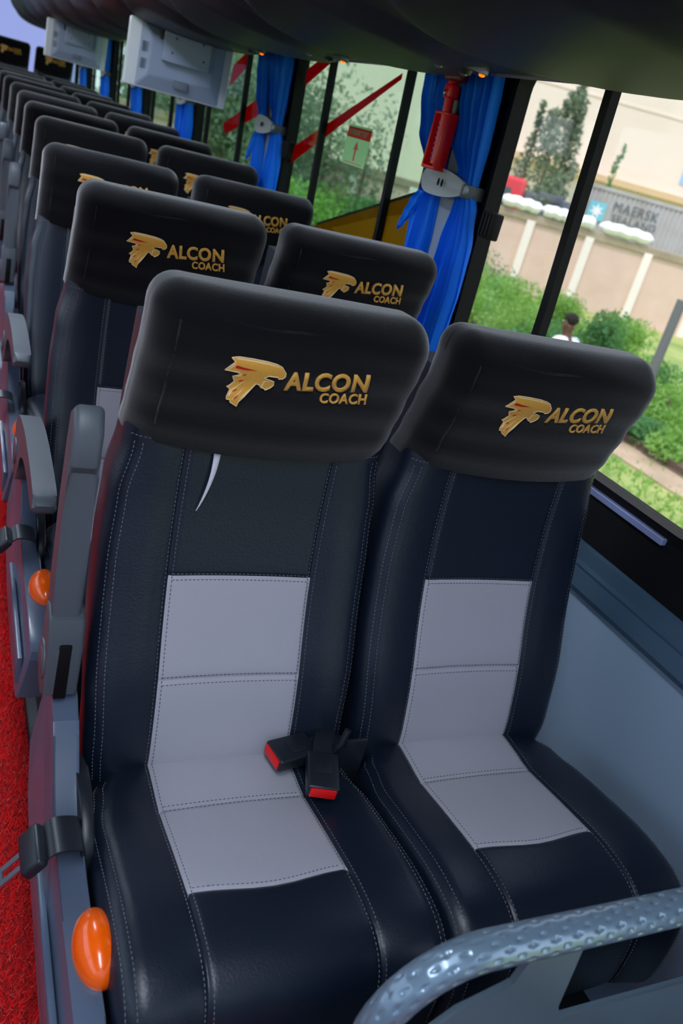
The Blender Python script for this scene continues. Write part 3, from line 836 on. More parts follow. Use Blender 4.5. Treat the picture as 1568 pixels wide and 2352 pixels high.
# latches on the pillar frames
for i, y in enumerate(PILL[1:3]):
    t = empty('window_latch', (wx(1.33)-.012, y-.215, 1.325)); tag(t, 'black ribbed window latch ' + ('beside the nearest blue curtain' if i == 0 else 'beside the second blue curtain'), 'window latch', 'window latches')
    bm = bmesh.new(); box(bm, -.018, .012, -.028, .030, -.032, .032, .005); from_bm('latch_body', bm, trimblack, t)
    bm = bmesh.new()
    for q in range(3): box(bm, -.021, -.017, -.016+q*.016, -.008+q*.016, -.027, .027, .001)
    from_bm('grip', bm, trimblack, t)
# emergency hammer in its holder
t = empty('emergency_hammer', (wx(1.5)-.078, 1.118, 1.418)); tag(t, 'red emergency hammer in a red holder above the nearest curtain clip', 'hammer')
bm = bmesh.new()
hp = [(-.028, 0), (.030, .004), (.030, .122), (.012, .130), (.010, .135), (-.010, .135), (-.014, .128), (-.030, .118)]
box(bm, .006, .014, -.030, .032, 0, .13, .003)          # back plate of the tray
for y0, y1 in ((-.034, -.027), (.028, .035)): box(bm, -.022, .014, y0, y1, 0, .13, .003)
box(bm, -.022, .014, -.034, .035, -.006, .003, .003); box(bm, -.022, .014, -.034, .035, .126, .134, .003)
from_bm('holder', bm, red_pl, t)
bm = bmesh.new()
tube(bm, crom([(-.006, -.008, .008), (-.008, -.006, .10), (-.010, .0, .165), (-.010, .004, .205)], 5), .0125, 14)
o = from_bm('handle', bm, red_pl, t)
bm = bmesh.new()
for q in range(8): sphere(bm, (-.018, -.0055+.0008*q, .020+q*.0125), (.003, .004, .0045), 10, 6)
from_bm('grip_stud', bm, mat('blue_stud', srgb(120, 110, 220), .4), o)
bm = bmesh.new(); box(bm, -.024, .006, -.016, .020, .165, .200, .006, 3); sphere(bm, (-.022, .002, .178), (.006, .010, .010), 12, 8); from_bm('rivet', bm, metal, t) if False else from_bm('head_clamp', bm, red_pl, t)
bm = bmesh.new(); sphere(bm, (-.027, .002, .176), (.004, .006, .007), 12, 8); from_bm('rivet', bm, metal, t)
bm = bmesh.new(); box(bm, -.022, .004, -.046, .040, .206, .234, .007, 3); from_bm('hammer_head', bm, mat('shaded_red', srgb(120, 16, 22), .35), t)  # head painted a darker red to carry the luggage rack's shadow
bm = bmesh.new(); bmesh.ops.create_cone(bm, segments=14, radius1=.007, radius2=.001, depth=.016, cap_ends=True, matrix=Matrix.Translation((-.009, .047, .220)) @ Matrix.Rotation(radians(-90), 4, 'X')); from_bm('hammer_tip', bm, metal, t)
bm = bmesh.new(); box(bm, .012, .024, -.018, .026, .10, .27, .004); o = from_bm('bracket', bm, black, t)

# ------------------------------------------------------------------ decals and sticker on the glass
def on_glass(bm, poly, xo=.0235, th=.0006):
    A = [bm.verts.new((wx(z)+xo, y, z)) for y, z in poly]; B = [bm.verts.new((wx(z)+xo+th, y, z)) for y, z in poly]
    n = len(A); bm.faces.new(A); bm.faces.new(B[::-1])
    for i in range(n): bm.faces.new((A[i], B[i], B[(i+1) % n], A[(i+1) % n]))
def decal(name, polys, mm, label, grp=None):
    bm = bmesh.new()
    for p in polys: on_glass(bm, p)
    tag(from_bm(name, bm, mm, None, False), label, 'decal', grp)
decal('stripe_decal', [[(3.57, 1.60), (3.25, 1.70), (3.25, 1.63), (3.60, 1.50)]], dec_r, 'short red vinyl stripe high on the glass beside the monitor', 'red stripes on the windows')
decal('stripe_decal', [[(3.62, 1.33), (3.06, 1.49), (3.06, 1.41), (3.56, 1.285), (3.60, 1.305)]], dec_r, 'torn ended red vinyl stripe on the glass left of the second curtain', 'red stripes on the windows')
decal('stripe_decal', [[(2.50, 1.625), (2.26, 1.70), (2.26, 1.655), (2.50, 1.565)]], dec_r, 'red vinyl stripe at the top corner of the window right of the second curtain', 'red stripes on the windows')
decal('stripe_decal', [[(2.56, 1.325), (1.645, 1.648), (1.645, 1.630), (2.57, 1.255)]], dec_r, 'long tapering red vinyl stripe crossing the sliding window', 'red stripes on the windows')
decal('stripe_decal', [[(2.52, .95), (1.30, .95), (1.30, 1.355), (2.12, 1.103), (2.52, .985)]], dec_y, 'mustard yellow vinyl band across the lower corner of the sliding window')
decal('stripe_decal', [[(2.12, 1.103), (1.30, 1.355), (1.30, 1.365), (2.12, 1.112)]], dec_w, 'thin grey edge line on top of the mustard yellow band')
S = empty('exit_sticker', (wx(1.41)+.015, 1.87, 1.41)); tag(S, 'pale green sticker with red heading and arrow on the window glass', 'sticker')
bm = bmesh.new(); box(bm, 0, .0008, -.10, .10, -.062, .024); box(bm, 0, .0008, -.10, .10, .057, .064); from_bm('sticker_sheet', bm, stk_g, S, False)
bm = bmesh.new(); box(bm, 0, .0008, -.10, .10, .024, .057); from_bm('heading_band', bm, stk_r, S, False)
def text_obj(name, body, parent, w, h, mm, M, bold=.02, th=.0006):
    me = text_mesh(body, bold); bm = bmesh.new(); bm.from_mesh(me); bpy.data.meshes.remove(me)
    xs = [v.co.x for v in bm.verts]; ys = [v.co.y for v in bm.verts]; x0, x1, y0, y1 = min(xs), max(xs), min(ys), max(ys)
    for v in bm.verts: v.co = Vector(((v.co.x-x0)/(x1-x0)*w-w/2, (v.co.y-y0)/(y1-y0)*h-h/2, 0))
    ge = bmesh.ops.extrude_face_region(bm, geom=list(bm.faces)); bmesh.ops.translate(bm, verts=[v for v in ge['geom'] if isinstance(v, bmesh.types.BMVert)], vec=(0, 0, th))
    bmesh.ops.transform(bm, matrix=M, verts=bm.verts)
    o = from_bm(name, bm, mm, parent, False); o['label'] = 'lettering ' + body; return o
# plane facing the aisle (-x), reading from +y to -y
MF = Matrix(((0, 0, -1, 0), (-1, 0, 0, 0), (0, 1, 0, 0), (0, 0, 0, 1)))
text_obj('lettering', 'EMERGENCY EXIT', S, .155, .018, stk_g, Matrix.Translation((-.0010, 0, .041)) @ MF)
bm = bmesh.new()
prism(bm, [(-.006, -.048), (.006, -.048), (.006, -.012), (.020, -.012), (0, .014), (-.020, -.012), (-.006, -.012)], -.0012, 0, 'x'); o = from_bm('arrow', bm, red_pl, S, False); o['label'] = 'red arrow pictogram'
for y in (-.075, ): pass
bm = bmesh.new(); box(bm, -.0008, 0, -.075, .075, -.056, -.053); from_bm('underline', bm, red_pl, S, False)

# ------------------------------------------------------------------ monitors
def monitor(loc, rz, label, s=1):
    t = empty('ceiling_monitor', loc, rz); tag(t, label, 'monitor', 'monitors hanging from the luggage rack'); t.scale = (s, s, s)
    bm = bmesh.new(); box(bm, -.215, .215, .0, .055, -.125, .125, .006, 3); o = from_bm('screen_bezel', bm, mon_l, t)
    bm = bmesh.new(); box(bm, -.195, .195, .054, .0565, -.11, .11); from_bm('screen', bm, trimblack, o, False)
    bm = bmesh.new()
    lo = [(-.172, -.122), (.185, -.122), (.185, .122), (-.172, .122)]; hi = [(-.128, -.070), (.135, -.062), (.135, .118), (-.128, .075)]
    A = [bm.verts.new((x, .001, z)) for x, z in lo]; B = [bm.verts.new((x, -.030, z)) for x, z in hi]
    for q in range(4): bm.faces.new((A[q], A[(q+1) % 4], B[(q+1) % 4], B[q]))
    bm.faces.new(B); bm.faces.new(A[::-1]); bmesh.ops.bevel(bm, geom=list(bm.edges), offset=.003, segments=2, affect='EDGES')
    from_bm('back_shell', bm, mon, t, True, ang=25)
    bm = bmesh.new()
    for g in (0, 1):
        for q in range(6):
            z = .045-g*.062-q*.0065; box(bm, -.162, -.136, -.0245, -.004, z-.001, z+.001, 0, 1)
    from_bm('vent', bm, mat('vent_grey', srgb(90, 98, 120), .6) if 'vent_grey' not in MATS else MATS['vent_grey'], t, False)
    bm = bmesh.new(); box(bm, -.085, .105, -.078, -.030, -.005, .135, .003); mp = from_bm('mount_plate', bm, mon, t)
    for x, z in ((-.04, .085), (-.05, .03), (.08, .03), (.07, .09)):
        bm = bmesh.new(); sphere(bm, (x, -.079, z), (.004, .002, .004), 10, 6); from_bm('screw', bm, black, mp)
    bm = bmesh.new(); box(bm, -.02, .04, -.034, -.031, -.095, -.065, .003); box(bm, -.012, .032, -.036, -.033, -.078, -.074, .001); from_bm('socket', bm, mat('socket_grey', srgb(120, 128, 148), .5) if 'socket_grey' not in MATS else MATS['socket_grey'], t)
    bm = bmesh.new(); tube(bm, crom([(-.10, -.025, .135), (-.095, -.03, .11), (-.088, -.034, .07)], 5), .008, 8); from_bm('cable', bm, black, t)
    bm = bmesh.new(); box(bm, -.03, .03, -.02, .03, .12, .16, .003); from_bm('bracket', bm, black, t)
    return t
monitor((.398, 2.93, 1.523), radians(-2), 'grey monitor seen from behind, the nearest under the luggage rack')
monitor((.365, 6.3, 1.525), radians(-2), 'smaller looking grey monitor seen from behind, further down the coach')

# ------------------------------------------------------------------ railing in the foreground
t = empty('partition_rail', (.2, -.565, 0)); tag(t, 'grey dimpled tube handrail with laminate panel in the lower right corner', 'railing')
RZ = .735; RR = .020
bm = bmesh.new()
path = [(-.10, 0, .30), (-.10, 0, .50), (-.10, 0, .60)]
for q in range(0, 11):
    an = pi/2*q/10; path.append((-.10+.11*(1-cos(an)), 0, RZ-.11+.11*sin(an)))
path += [(-.10+.11+.02*i, 0, RZ) for i in range(1, 37)]
path = [Vector(p)-Vector((.122, 0, 0)) for p in path]
RAILX = 0
def rail_tube(bm, path):
    # fine tube with diamond dimples
    pts = []; 
    for a, b in zip(path, path[1:]):
        m_ = max(1, int((b-a).length/.0016)); pts += [a.lerp(b, q/m_) for q in range(m_)]
    pts.append(path[-1]); s = 0; rings = []; seg = 72
    for i, p in enumerate(pts):
        if i: s += (pts[i]-pts[i-1]).length
        tt = (pts[min(i+2, len(pts)-1)]-pts[max(i-2, 0)]).normalized()
        sd = Vector((0, 1, 0)); up = sd.cross(tt).normalized()
        ring = []
        for j in range(seg):
            an = 2*pi*j/seg
            # diamond lattice
            L1 = .030; W1 = 2*pi/8
            a_ = s/L1; b_ = an/W1
            best = 0
            for o_ in (0, .5):
                da = ((a_-o_+.5) % 1)-.5; db = ((b_-o_+.5) % 1)-.5
                d_ = abs(da*L1)/.0075+abs(db*W1*RR)/.0030
                best = max(best, 1-d_)
            rr = RR-.0017*min(1, max(0, best)*3)*(1 if s > .28 else 0)
            ring.append(bm.verts.new(p+sd*cos(an)*rr+up*sin(an)*rr))
        rings.append(ring)
    for a, b in zip(rings, rings[1:]):
        for j in range(seg): bm.faces.new((a[j], a[(j+1) % seg], b[(j+1) % seg], b[j]))
rail_tube(bm, path); from_bm('handrail', bm, rail_m, t, True, ang=60)
bm = bmesh.new()
def rpoly(x0, x1, z0, z1, R):
    out = []
    for (cx, cz, s) in ((x1-R, z1-R, 0), (x0+R, z1-R, 1), (x0+R, z0+R, 2), (x1-R, z0+R, 3)):
        for q in range(7): an = pi/2*(s+q/6); out.append((cx+R*cos(an), cz+R*sin(an)))
    return out
# laminate panel: outline with a dark opening between it and the tube, and tabs up to the tube
prism(bm, [(-.165, .28), (.62, .28), (.62, .60), (.30, .60), (.285, .575), (.05, .575), (.036, .60), (.026, RZ-.012), (-.045, RZ-.012), (-.055, .668), (-.12, .645), (-.158, .61), (-.165, .56)], -.004, .004, 'y', bev=.0015)
from_bm('panel', bm, railp, t, True, ang=30)

# ------------------------------------------------------------------ carpet pile on the aisle (uncountable)
bm = bmesh.new(); rd = random.Random(3)
for q in range(85000):
    y = -1.2+3.9*rd.random()**1.15; x = -.86+.66*rd.random()
    an = rd.random()*2*pi; h = .009+.010*rd.random(); wd = .0014+.0011*rd.random()
    dx, dy = cos(an)*wd, sin(an)*wd; lx, ly = rd.uniform(-.010, .010), rd.uniform(-.010, .010)
    a = bm.verts.new((x-dx, y-dy, 0)); b = bm.verts.new((x+dx, y+dy, 0)); c = bm.verts.new((x+lx, y+ly, h)); bm.faces.new((a, b, c))
me = bpy.data.meshes.new('carpet_pile'); bm.to_mesh(me); bm.free(); tag(link('carpet_pile', me, pile), 'shaggy bright red carpet pile along the aisle', 'carpet', None, 'stuff')
# ceiling lamps of the aisle
for i, y in enumerate((-1.1, 1.6, 4.3, 7.0)):
    t = empty('ceiling_lamp', (-.475, y, ROOFZ-.03)); tag(t, 'cool white strip lamp on the ceiling over the aisle, ' + ('frontmost', 'second', 'third', 'rearmost')[i] + ' one', 'ceiling lamp', 'aisle ceiling lamps')
    bm = bmesh.new(); box(bm, -.15, .15, -.62, .62, 0, .03, .005); from_bm('housing', bm, plastic, t)
    bm = bmesh.new(); box(bm, -.13, .13, -.60, .60, -.008, .0, .003); from_bm('diffuser', bm, mat('lamp_diffuser', (1, 1, 1, 1), .5, emit=((.76, .86, 1, 1), 17.0)) if 'lamp_diffuser' not in MATS else MATS['lamp_diffuser'], t)

# ================================================================== OUTSIDE
G = -1.9
H = Vector((f.x, f.y, 0)).normalized(); Wd = Vector((H.y, -H.x, 0))    # view heading and the direction of the yard wall
def place(px, py, D):
    d = r*((px-784)/1919.47)-u*((py-1176)/1919.47)+f; return C+d*D
grass = mat('grass', srgb(120, 150, 70), .95, var=(.8, srgb(178, 182, 110), .22), bump=(3, 1, .2))
dirt = mat('dirt', srgb(196, 170, 142), .95, var=(2, srgb(160, 140, 112), .3))
leaf1 = mat('leaf_green', srgb(126, 168, 86), .8, trans=(srgb(150, 200, 70), .35))
leaf2 = mat('leaf_dark', srgb(88, 138, 84), .8, trans=(srgb(110, 160, 80), .35))
leaf3 = mat('leaf_greygreen', srgb(126, 142, 118), .9, trans=(srgb(140, 160, 120), .35))
bark = mat('bark', srgb(110, 96, 80), .9)
blockm = mat('block_wall', srgb(226, 198, 182), .9, var=(1.5, srgb(212, 184, 166), .3))
postm = mat('concrete_post', srgb(242, 232, 222), .9)
copem = mat('coping', srgb(176, 160, 138), .9, var=(2, srgb(148, 132, 112), .25))
cream = mat('cream_render', srgb(234, 220, 206), .9, var=(.15, srgb(230, 214, 196), .3))
bm = bmesh.new(); box(bm, -70, 120, -60, 140, G-.1, G); o = struct('ground', bm, grass); o.name = 'floor_yard'
# track bed parallel to the coach with two rails
bm = bmesh.new(); box(bm, 8.95, 10.5, -20, 21, G, G+.03); tag(from_bm('dirt_track', bm, dirt, None, False), 'bare dirt strip carrying the rail beside the coach', 'track bed')
for i, x in enumerate((9.75,)):
    bm = bmesh.new(); prism(bm, [(x-.07, G+.03), (x+.07, G+.03), (x+.03, G+.06), (x+.04, G+.15), (x-.04, G+.15), (x-.03, G+.06)], -20, 21, 'y')
    tag(from_bm('rail_track', bm, mat('rusty_steel', srgb(96, 78, 66), .7), None, False), 'dark rusty rail running along the dirt strip', 'rail')
# yard wall
O = C+H*28*1.0; 
def yaw_empty(name, D, s, z=G):
    p = C+H*D+Wd*s; e = empty(name, (p.x, p.y, z), math.atan2(Wd.y, Wd.x)); return e
DW = 28/ (f.x*H.x+f.y*H.y)   # horizontal distance whose camera depth is 28
DW = 28*.9163+1.5*.4
yw = yaw_empty('yard_wall', 30.0, 2); tag(yw, 'long pale block wall with light concrete posts beyond the grass', 'wall')
WT = .62-G
bm = bmesh.new(); box(bm, -22, 22, 0, .15, 0, WT-.25)
from_bm('block_infill', bm, blockm, yw, False)
bm = bmesh.new(); box(bm, -22, 22, -.08, .25, WT-.25, WT, .02); from_bm('coping', bm, copem, yw, False)
for i in range(22):
    bm = bmesh.new(); x = -21+i*2.03; box(bm, x, x+.28, -.10, .0, 0, WT-.2, .01); from_bm('post', bm, postm, yw, False)
sack = mat('white_sheeting', srgb(250, 250, 252), .6)
def px2wall(px, py, D):
    p = place(px, py, D); q = p-C; return q.dot(Wd), p.z
for i, (a, b, lab) in enumerate((((1150, 452), (1245, 478), 'leftmost, next to the red truck'), ((1245, 476), (1315, 508), 'left of the window bar'), ((1330, 508), (1360, 525), 'smallest, just right of the window bar'), ((1372, 522), (1492, 566), 'rightmost, below the container'))):
    s0, z0 = px2wall(*a, 28); s1, z1 = px2wall(*b, 28)
    e = yaw_empty('covered_bundle', 30.08, (s0+s1)/2, G+WT+.06)
    tag(e, 'white sheeted bundle on the yard wall, ' + lab, 'bundle', 'white bundles on the yard wall')
    bm = bmesh.new(); n = 24; L = (s1-s0)/2
    pts = [(-L+2*L*q/n, 0, .16+.02*sin(q*.9)) for q in range(n+1)]
    tube(bm, pts, [.06+.25*min(1, 9*min(q, n-q)/n)*(1+.05*sin(q*2.1)) for q in range(n+1)], 12, flat=.62); from_bm('sheeting', bm, sack, e)
# bush piece at the wall top etc.
# container
s0, z0 = px2wall(1348, 430, 34); ct = yaw_empty('shipping_container', 36.9, s0+5.9, G); tag(ct, 'grey shipping container with dark lettering and a pale blue star square', 'container')
contm = mat('container_paint', srgb(190, 192, 196), .6, var=(1.2, srgb(170, 160, 152), .3)); contd = mat('container_letter', srgb(96, 100, 110), .6)
cb = mat('container_blue', srgb(120, 205, 220), .6)
zc0 = 1.45; zc1 = 4.05
bm = bmesh.new()
box(bm, -6.1, 6.1, .06, 2.4, zc0, zc1)
for q in range(60): prism(bm, [(-6.05+q*.2, .06), (-6.0+q*.2, .02), (-5.92+q*.2, .02), (-5.87+q*.2, .06)], zc0+.15, zc1-.12, 'z')
for z in (zc0, zc1-.12): box(bm, -6.1, 6.1, -.01, .07, z, z+.14)
for x in (-6.1, 5.95): box(bm, x, x+.15, -.01, .07, zc0, zc1)
from_bm('container_body', bm, contm, ct, False)
bm = bmesh.new(); box(bm, -5.6, 5.6, .3, 2.1, 1.0, zc0, .02)
for x in (-4, -3, 3, 4): 
    b_ = bmesh.ops.create_cone(bm, segments=18, radius1=.5, radius2=.5, depth=.3, cap_ends=True, matrix=Matrix.Translation((x, .3, .5)) @ Matrix.Rotation(pi/2, 4, 'X'))
from_bm('trailer', bm, trimblack, ct, False)
MC = Matrix(((1, 0, 0, 0), (0, 0, -1, 0), (0, 1, 0, 0), (0, 0, 0, 1)))
MC = Matrix(((1, 0, 0, 0), (0, 0, 1, 0), (0, 1, 0, 0), (0, 0, 0, 1)))
def ctext(body, x, z, w_, h_):
    o = text_obj('lettering', body, ct, w_, h_, contd, Matrix.Translation((x, -.012, z)) @ Matrix.Rotation(pi/2, 4, 'X'), bold=0, th=.012)
ctext('MAERSK', -3.75, 3.45, 1.85, .38); ctext('SEALAND', -3.7, 3.02, 1.85, .27)
bm = bmesh.new(); box(bm, -5.65, -4.95, -.012, .0, 2.75, 3.45); from_bm('logo_square', bm, cb, ct, False)
bm = bmesh.new(); P = []
for q in range(14): rr = .30 if q % 2 == 0 else .13; an = 2*pi*q/14+pi/2; P.append((-5.3+rr*cos(an), 3.1+rr*sin(an)))
prism(bm, P, -.022, -.012, 'y'); from_bm('star', bm, sack, ct, False)
# neighbouring darker container to the right
ct2 = yaw_empty('shipping_container', 36.6, s0+6.1+7.0+1.2, G); tag(ct2, 'darker blue grey shipping container at the right edge behind the yard wall', 'container')
bm = bmesh.new(); box(bm, -1.9, 6, .06, 2.4, 1.0, 3.7)
for q in range(38): prism(bm, [(-1.85+q*.2, .06), (-1.80+q*.2, .02), (-1.72+q*.2, .02), (-1.67+q*.2, .06)], 1.1, 3.6, 'z')
from_bm('container_body', bm, mat('container_slate', srgb(130, 138, 156), .6), ct2, False)
# building
bd = yaw_empty('warehouse', 62, 8, G); tag(bd, 'huge plain cream building filling the view behind the trees', 'building')
bm = bmesh.new(); box(bm, -26, 60, 0, 20, 0, 30); from_bm('wall', bm, cream, bd, False)
sb, zb_ = px2wall(1545, 410, 60); 
bm = bmesh.new(); box(bm, -12+8, 60, -.9, 0, 4.75, 5.15); from_bm('ledge', bm, mat('ochre', srgb(216, 186, 146), .8), bd, False)
bm = bmesh.new(); box(bm, sb-8-.7, sb-8+2.4, -.06, .02, 5.9, 7.2); from_bm('window', bm, mat('blue_pane', srgb(150, 190, 230), .3), bd, False)
for z in (9.5, 13): bm = bmesh.new(); box(bm, -26, 60, -.05, 0, z, z+.12); from_bm('string_course', bm, cream, bd, False)
# red truck behind the wall
p = place(1160, 440, 32)
tr = yaw_empty('truck', 33.5, (p-C).dot(Wd)-.45, G+.25); tag(tr, 'red and white truck cab showing above the yard wall beside the curtain', 'truck')
bm = bmesh.new(); box(bm, -1.2, 1.05, 0, 2, 1.0, 3.25, .15, 3); from_bm('cab', bm, mat('truck_red', srgb(214, 60, 66), .4), tr)
bm = bmesh.new(); box(bm, -1.0, .55, -.03, .1, 2.0, 2.85, .03); from_bm('windscreen', bm, mat('truck_glass', srgb(70, 84, 84), .2), tr)
bm = bmesh.new(); box(bm, -1.3, .2, -.05, 1.6, 2.95, 3.4, .08); from_bm('roof_panel', bm, sack, tr)
bm = bmesh.new(); box(bm, 1.0, 2.9, .3, 2, 1.0, 2.9, .1); box(bm, 1.6, 2.5, .2, 2.05, 2.7, 3.0, .05); from_bm('body', bm, mat('truck_grey', srgb(84, 90, 100), .5), tr)
for x in (-.6, 2.2):
    bm = bmesh.new(); bmesh.ops.create_cone(bm, segments=20, radius1=.55, radius2=.55, depth=.35, cap_ends=True, matrix=Matrix.Translation((x, .2, .30)) @ Matrix.Rotation(pi/2, 4, 'X')); from_bm('wheel', bm, rubber, tr)
# utility post
p0 = place(1556, 715, 15); bm = bmesh.new(); tube(bm, [(p0.x, p0.y, G), (p0.x, p0.y, G+1.5), (p0.x, p0.y, p0.z+.2)], .09, 12)
tag(from_bm('post', bm, mat('post_grey', srgb(110, 112, 112), .8)), 'weathered grey post standing in the bushes at the right edge', 'post')

# foliage
def leaves(bm, c, rad, n, size, rd, flat=1):
    for q in range(n):
        v = Vector((rd.gauss(0, 1), rd.gauss(0, 1), rd.gauss(0, 1))).normalized()*(rd.random()**.4)
        p = Vector((c[0]+v.x*rad[0], c[1]+v.y*rad[1], c[2]+v.z*rad[2]))
        a = Vector((rd.uniform(-1, 1), rd.uniform(-1, 1), rd.uniform(-1, 1))).normalized(); b = a.cross(Vector((rd.uniform(-1, 1), rd.uniform(-1, 1), rd.uniform(-1, 1)))).normalized()
        s = size*rd.uniform(.6, 1.3)
        vs = [bm.verts.new(p+a*s*k1+b*s*.5*k2) for k1, k2 in ((-1, 0), (0, -1), (1, 0), (0, 1))]
        bm.faces.new(vs)
def plant(kind, x, y, h, wd, n, size, m, label, grp, seed, clumps=6, cat_=None, trunk=True, column=False):
    rd = random.Random(seed); t = empty(kind, (x, y, G)); tag(t, label, cat_ or kind, grp)
    bm = bmesh.new()
    for k_ in range(clumps):
        if column:
            zz = h*(.18+.80*k_/(clumps-1)); ww = wd*(1-.78*k_/(clumps-1)); cx, cy = rd.uniform(-.25, .25)*wd, rd.uniform(-.25, .25)*wd
            leaves(bm, (cx, cy, zz), (ww, ww, h/clumps*.75), n//clumps, size, rd)
        else:
            an = rd.random()*2*pi; rr = rd.random()**.5*wd*.6; zz = h*rd.uniform(.25, .75)
            leaves(bm, (rr*cos(an), rr*sin(an), zz), (wd*.5, wd*.5, h*.33), n//clumps, size, rd)
    me = bpy.data.meshes.new('foliage'); bm.to_mesh(me); bm.free(); link('foliage', me, m, t)
    bm = bmesh.new(); tube(bm, [(0, 0, 0), (.02, 0, h*.4), (0, .02, h*(.95 if column else .7))], [wd*.05+.03, wd*.035+.02, .012], 8); from_bm('trunk' if trunk else 'stem', bm, bark, t)
    return t
def at(px, D):   # ground position below pixel column px on the horizon at camera depth D
    hy = 20+.2918*(px+130); p = place(px, hy, D); return p.x, p.y
def from_top(px, py, D):    # ground position and height of a plant whose tip shows at that pixel from that depth
    p = place(px, py, D); return p.x, p.y, p.z-G
TR = [(1205, 212, 31, .50, 500, .10, leaf3, 'slim tree just right of the nearest pillar, above the truck'),
      (1250, 252, 31, .62, 800, .11, leaf3, 'slim middle tree in front of the cream building'),
      (1303, 232, 30.5, 1.15, 1700, .12, leaf3, 'broad tall tree left of the black window bar'),
      (1350, 196, 31, .95, 1900, .12, leaf3, 'tallest columnar tree, touching the top of the window'),
      (1172, 305, 31.5, .45, 400, .11, leaf3, 'low slim tree partly behind the pillar'),
      (1428, 345, 39.5, .42, 300, .11, leaf2, 'small thin tree standing above the container end')]
for i, (px, py, D, wd, n, sz, m, lab) in enumerate(TR):
    x, y, h = from_top(px, py, D); plant('tree', x, y, h, wd, n, sz, m, lab, 'trees beyond the yard wall', 20+i, 9, 'tree', True, True)
TL = [(715, 100, 24, 1.9, 1900, .12, 'grey green tree right beside the second curtain'), (800, 140, 26, 1.6, 800, .12, 'thin grey green tree between the two window bars, behind the red stripe'),
      (880, 215, 25, 1.2, 420, .12, 'sparse low tree left of the second window bar'), (640, 60, 26, 2.6, 2600, .14, 'dull tree mostly hidden by the second curtain'),
      (565, 60, 27, 3.0, 3200, .15, 'dense dull tree left of the second curtain'), (480, 40, 30, 3.4, 3200, .16, 'dull tree beyond the nearest monitor'),
      (400, 30, 33, 3.4, 3000, .18, 'far dull tree showing under the nearest monitor')]
for i, (px, py, D, wd, n, sz, lab) in enumerate(TL):
    x, y, h = from_top(px, py, D); plant('tree', x, y, h, wd, int(n*1.9), sz*.72, leaf3, lab, 'trees beyond the yard wall', 40+i, 16, 'tree')
BU = [(1108, 560, 1.9, 1.2), (1150, 570, 1.7, 1.1), (1185, 640, 1.3, 1.2), (1110, 660, 1.3, 1.1), (1150, 740, 1.0, 1.0), (1215, 690, 1.1, 1.2), (1262, 735, 1.0, 1.0), (1275, 650, 1.2, 1.0), (1312, 675, 1.1, .8), (1390, 705, 1.5, .75), (1440, 730, 1.2, .9), (1480, 800, 1.1, .9), (1500, 850, .9, .9), (1555, 880, .9, .9), (1480, 950, .5, .7), (1560, 990, .5, .7), (1420, 800, .8, .7), (700, 420, 1.9, 1.4), (760, 425, 1.8, 1.4), (830, 455, 1.3, 1.2), (600, 400, 2.0, 1.8), (690, 480, 1.2, 1.3)]
BN_ = ['tallest, against the pillar', 'by the wall at the left end', 'below the first wall post', 'low behind the window latch', 'just above the window seat', 'left of the black bar', 'touching the foot of the black bar', 'behind the black bar', 'left of the standing person', 'rounded and dull, right of the person', 'right of the rounded one', 'under the last wall post', 'left of the grey post', 'at the right edge, upper one', 'small, above the rail', 'small, at the right edge by the rail', 'just above the seat corner', 'under the long red stripe', 'between the two window bars', 'under the exit sticker', 'behind the second curtain', 'above the yellow band at left']
for i, (px, py, h, wd) in enumerate(BU):
    d = (r*((px-784)/1919.47)-u*((py-1176)/1919.47)+f); D = (C.z-G-h)/-d.z; far = px < 950
    x, y, h = from_top(px, py, min(D, 24.8)); m = (leaf1, leaf2, leaf1, leaf1, leaf2)[i % 5]
    plant('bush', x, y, h, wd, 2400, .045 if not far else .07, m, 'green bush on the grass, ' + BN_[i], 'bushes on the grass', 70+i, 7, 'bush', False)
# grass tufts (uncountable)
bm = bmesh.new(); rd = random.Random(11)
for q in range(45000):
    x = rd.uniform(2.5, 17); y = rd.uniform(-1, 26)
    if (Vector((x, y, 0))-C).dot(H) > 28: continue
    if 8.9 < x < 10.5 and rd.random() < .85: continue
    h = rd.uniform(.04, .15); an = rd.random()*pi; wd = rd.uniform(.012, .03)
    bm.faces.new([bm.verts.new(v) for v in ((x-cos(an)*wd, y-sin(an)*wd, G), (x+cos(an)*wd, y+sin(an)*wd, G), (x+rd.uniform(-.1, .1), y+rd.uniform(-.1, .1), G+h))])
me = bpy.data.meshes.new('grass_tufts'); bm.to_mesh(me); bm.free(); tag(link('grass_tufts', me, leaf1), 'rough green grass tufts between the coach and the yard wall', 'grass', None, 'stuff')
